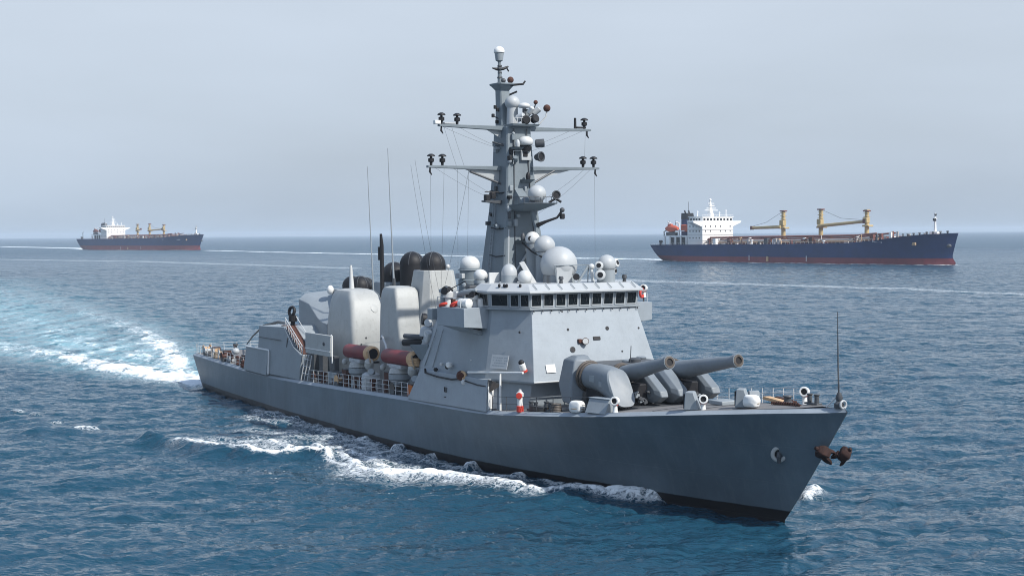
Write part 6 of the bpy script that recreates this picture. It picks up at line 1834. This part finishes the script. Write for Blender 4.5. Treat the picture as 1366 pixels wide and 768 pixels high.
    MB().box(c_ + Vector((.2, -.35, 0)), (3.2, 1.0, 1.7), Matrix.Rotation(-.35, 3, 'Z')).build('anchor', M['tan'], e, bevel=.3)
    c_ = hp(xb - 5.5, dz(xb) * .62)
    MB().dome(c_ + Vector((2.6, -.6, -.4)), 1.3, .8, -.9, 12).build('anchor', M['darkgrey'], e)
    # painted name: small worn white letters, and draught marks
    def hull_text(txt, x, z, h):
        cu = bpy.data.curves.new('name_lettering', 'FONT'); cu.body = txt; cu.size = h; cu.extrude = .02
        o = bpy.data.objects.new('name_lettering', cu); COL.objects.link(o)
        a_ = hp(x, z); b_ = hp(x + 8, z); up_ = (hp(x, z + 2) - a_).normalized()
        ex = (b_ - a_).normalized(); ny_ = ex.cross(up_).normalized(); up_ = ny_.cross(ex)
        mt = Matrix((ex, up_, ny_)).transposed().to_4x4(); mt.translation = a_ + ny_ * .12
        dg = bpy.context.evaluated_depsgraph_get()
        tm = bpy.data.meshes.new_from_object(o.evaluated_get(dg))      # letters as plain mesh
        bpy.data.objects.remove(o); bpy.data.curves.remove(cu)
        tm.materials.clear(); tm.materials.append(M['cargowhite'])
        o = bpy.data.objects.new('name_lettering', tm); COL.objects.link(o)
        o.parent = e; o.matrix_local = mt
        return o
    if not far:
        hull_text('NuS9RJ', xb - 43, dz(xb) * .71, 1.9)
    else:
        hull_text('rulnd', xb - 34, dz(xb) * .64, 2.4)
        hull_text('vl', xb - 58, dz(xb) * .66, 2.0)
    for x in (Lw * .43, Lw * .62):
        c_ = hp(x, 2.6)
        MB().box(c_ + Vector((0, -.06, 0)), (.35, .12, 3.0)).build('draught_mark', M['cargowhite'], e)
    c_ = hp(Lw * .5, 2.2)
    MB().box(c_ + Vector((0, -.3, 0)), (1.6, .6, 2.8)).build('fender_plate', M['tan'], e, bevel=.2)
    # lifeboat carried at the stern
    lf = empty('lifeboat', 'orange lifeboat slung beside the funnel of the nearer cargo ship on the right' if not far else 'dark red lifeboat slung beside the funnel of the far cargo ship on the left', 'lifeboat', 'lifeboats at the cargo ships\' sterns')
    rs = []
    for f in np.linspace(0, 1, 9):
        k_ = math.sin(math.pi * (0.06 + .88 * f)) ** .6
        rs.append([(-5.5 + 11 * f, 1.9 * k_ * math.cos(a_), 2.3 * k_ * math.sin(a_)) for a_ in np.linspace(0, 2 * math.pi, 15)[:-1]])
    MB().loft(rs).build('hull', M['boatorange' if not far else 'cargored'], lf)
    MB().box((-1.5, 0, 2.2), (3, 2, 1.4)).build('canopy', M['boatorange' if not far else 'cargored'], lf, bevel=.3)
    MB().tube([(-3, 0, 2), (-3, .5, 5)], .15, 6).build('fall', M['darkgrey'], lf)
    MB().tube([(3, 0, 2), (3, .5, 5)], .15, 6).build('fall', M['darkgrey'], lf)
    lf.matrix_world = e.matrix_world @ Matrix.Translation((fx - 4.5, -half * .5, z0 + 10.4))
    return e

cargo_ship('cargo_ship', 'larger cargo ship on the right, dark blue over red hull, white bridge and yellow cranes', RS, RB, 227.6,
           [(12, 9.9), (36, 10.1), (110, 10.6), (170, 11.2), (190, 12.6), (205, 14.6), (218, 15.8), (232, 16.4)], 16.0, 'cargohull',
           [(111.6, 29.3, (88.0, 20.0)), (139.8, 29.8, (172.0, 23.0)), (172.5, 28.4, None)], 52, w0=15.0)
cargo_ship('cargo_ship', 'smaller cargo ship far off on the left, dark blue hull with faded red below', LS, LB, 243.8,
           [(4, 14.0), (40, 14.0), (150, 14.3), (190, 15.0), (215, 17.0), (236, 18.2), (253, 18.8)], 17.0, 'cargohull2',
           [(119.3, 31.5, (128, 26)), (144.5, 32.0, (172, 25.5)), (174, 30.5, None)], 66, far=True, w0=6.0)
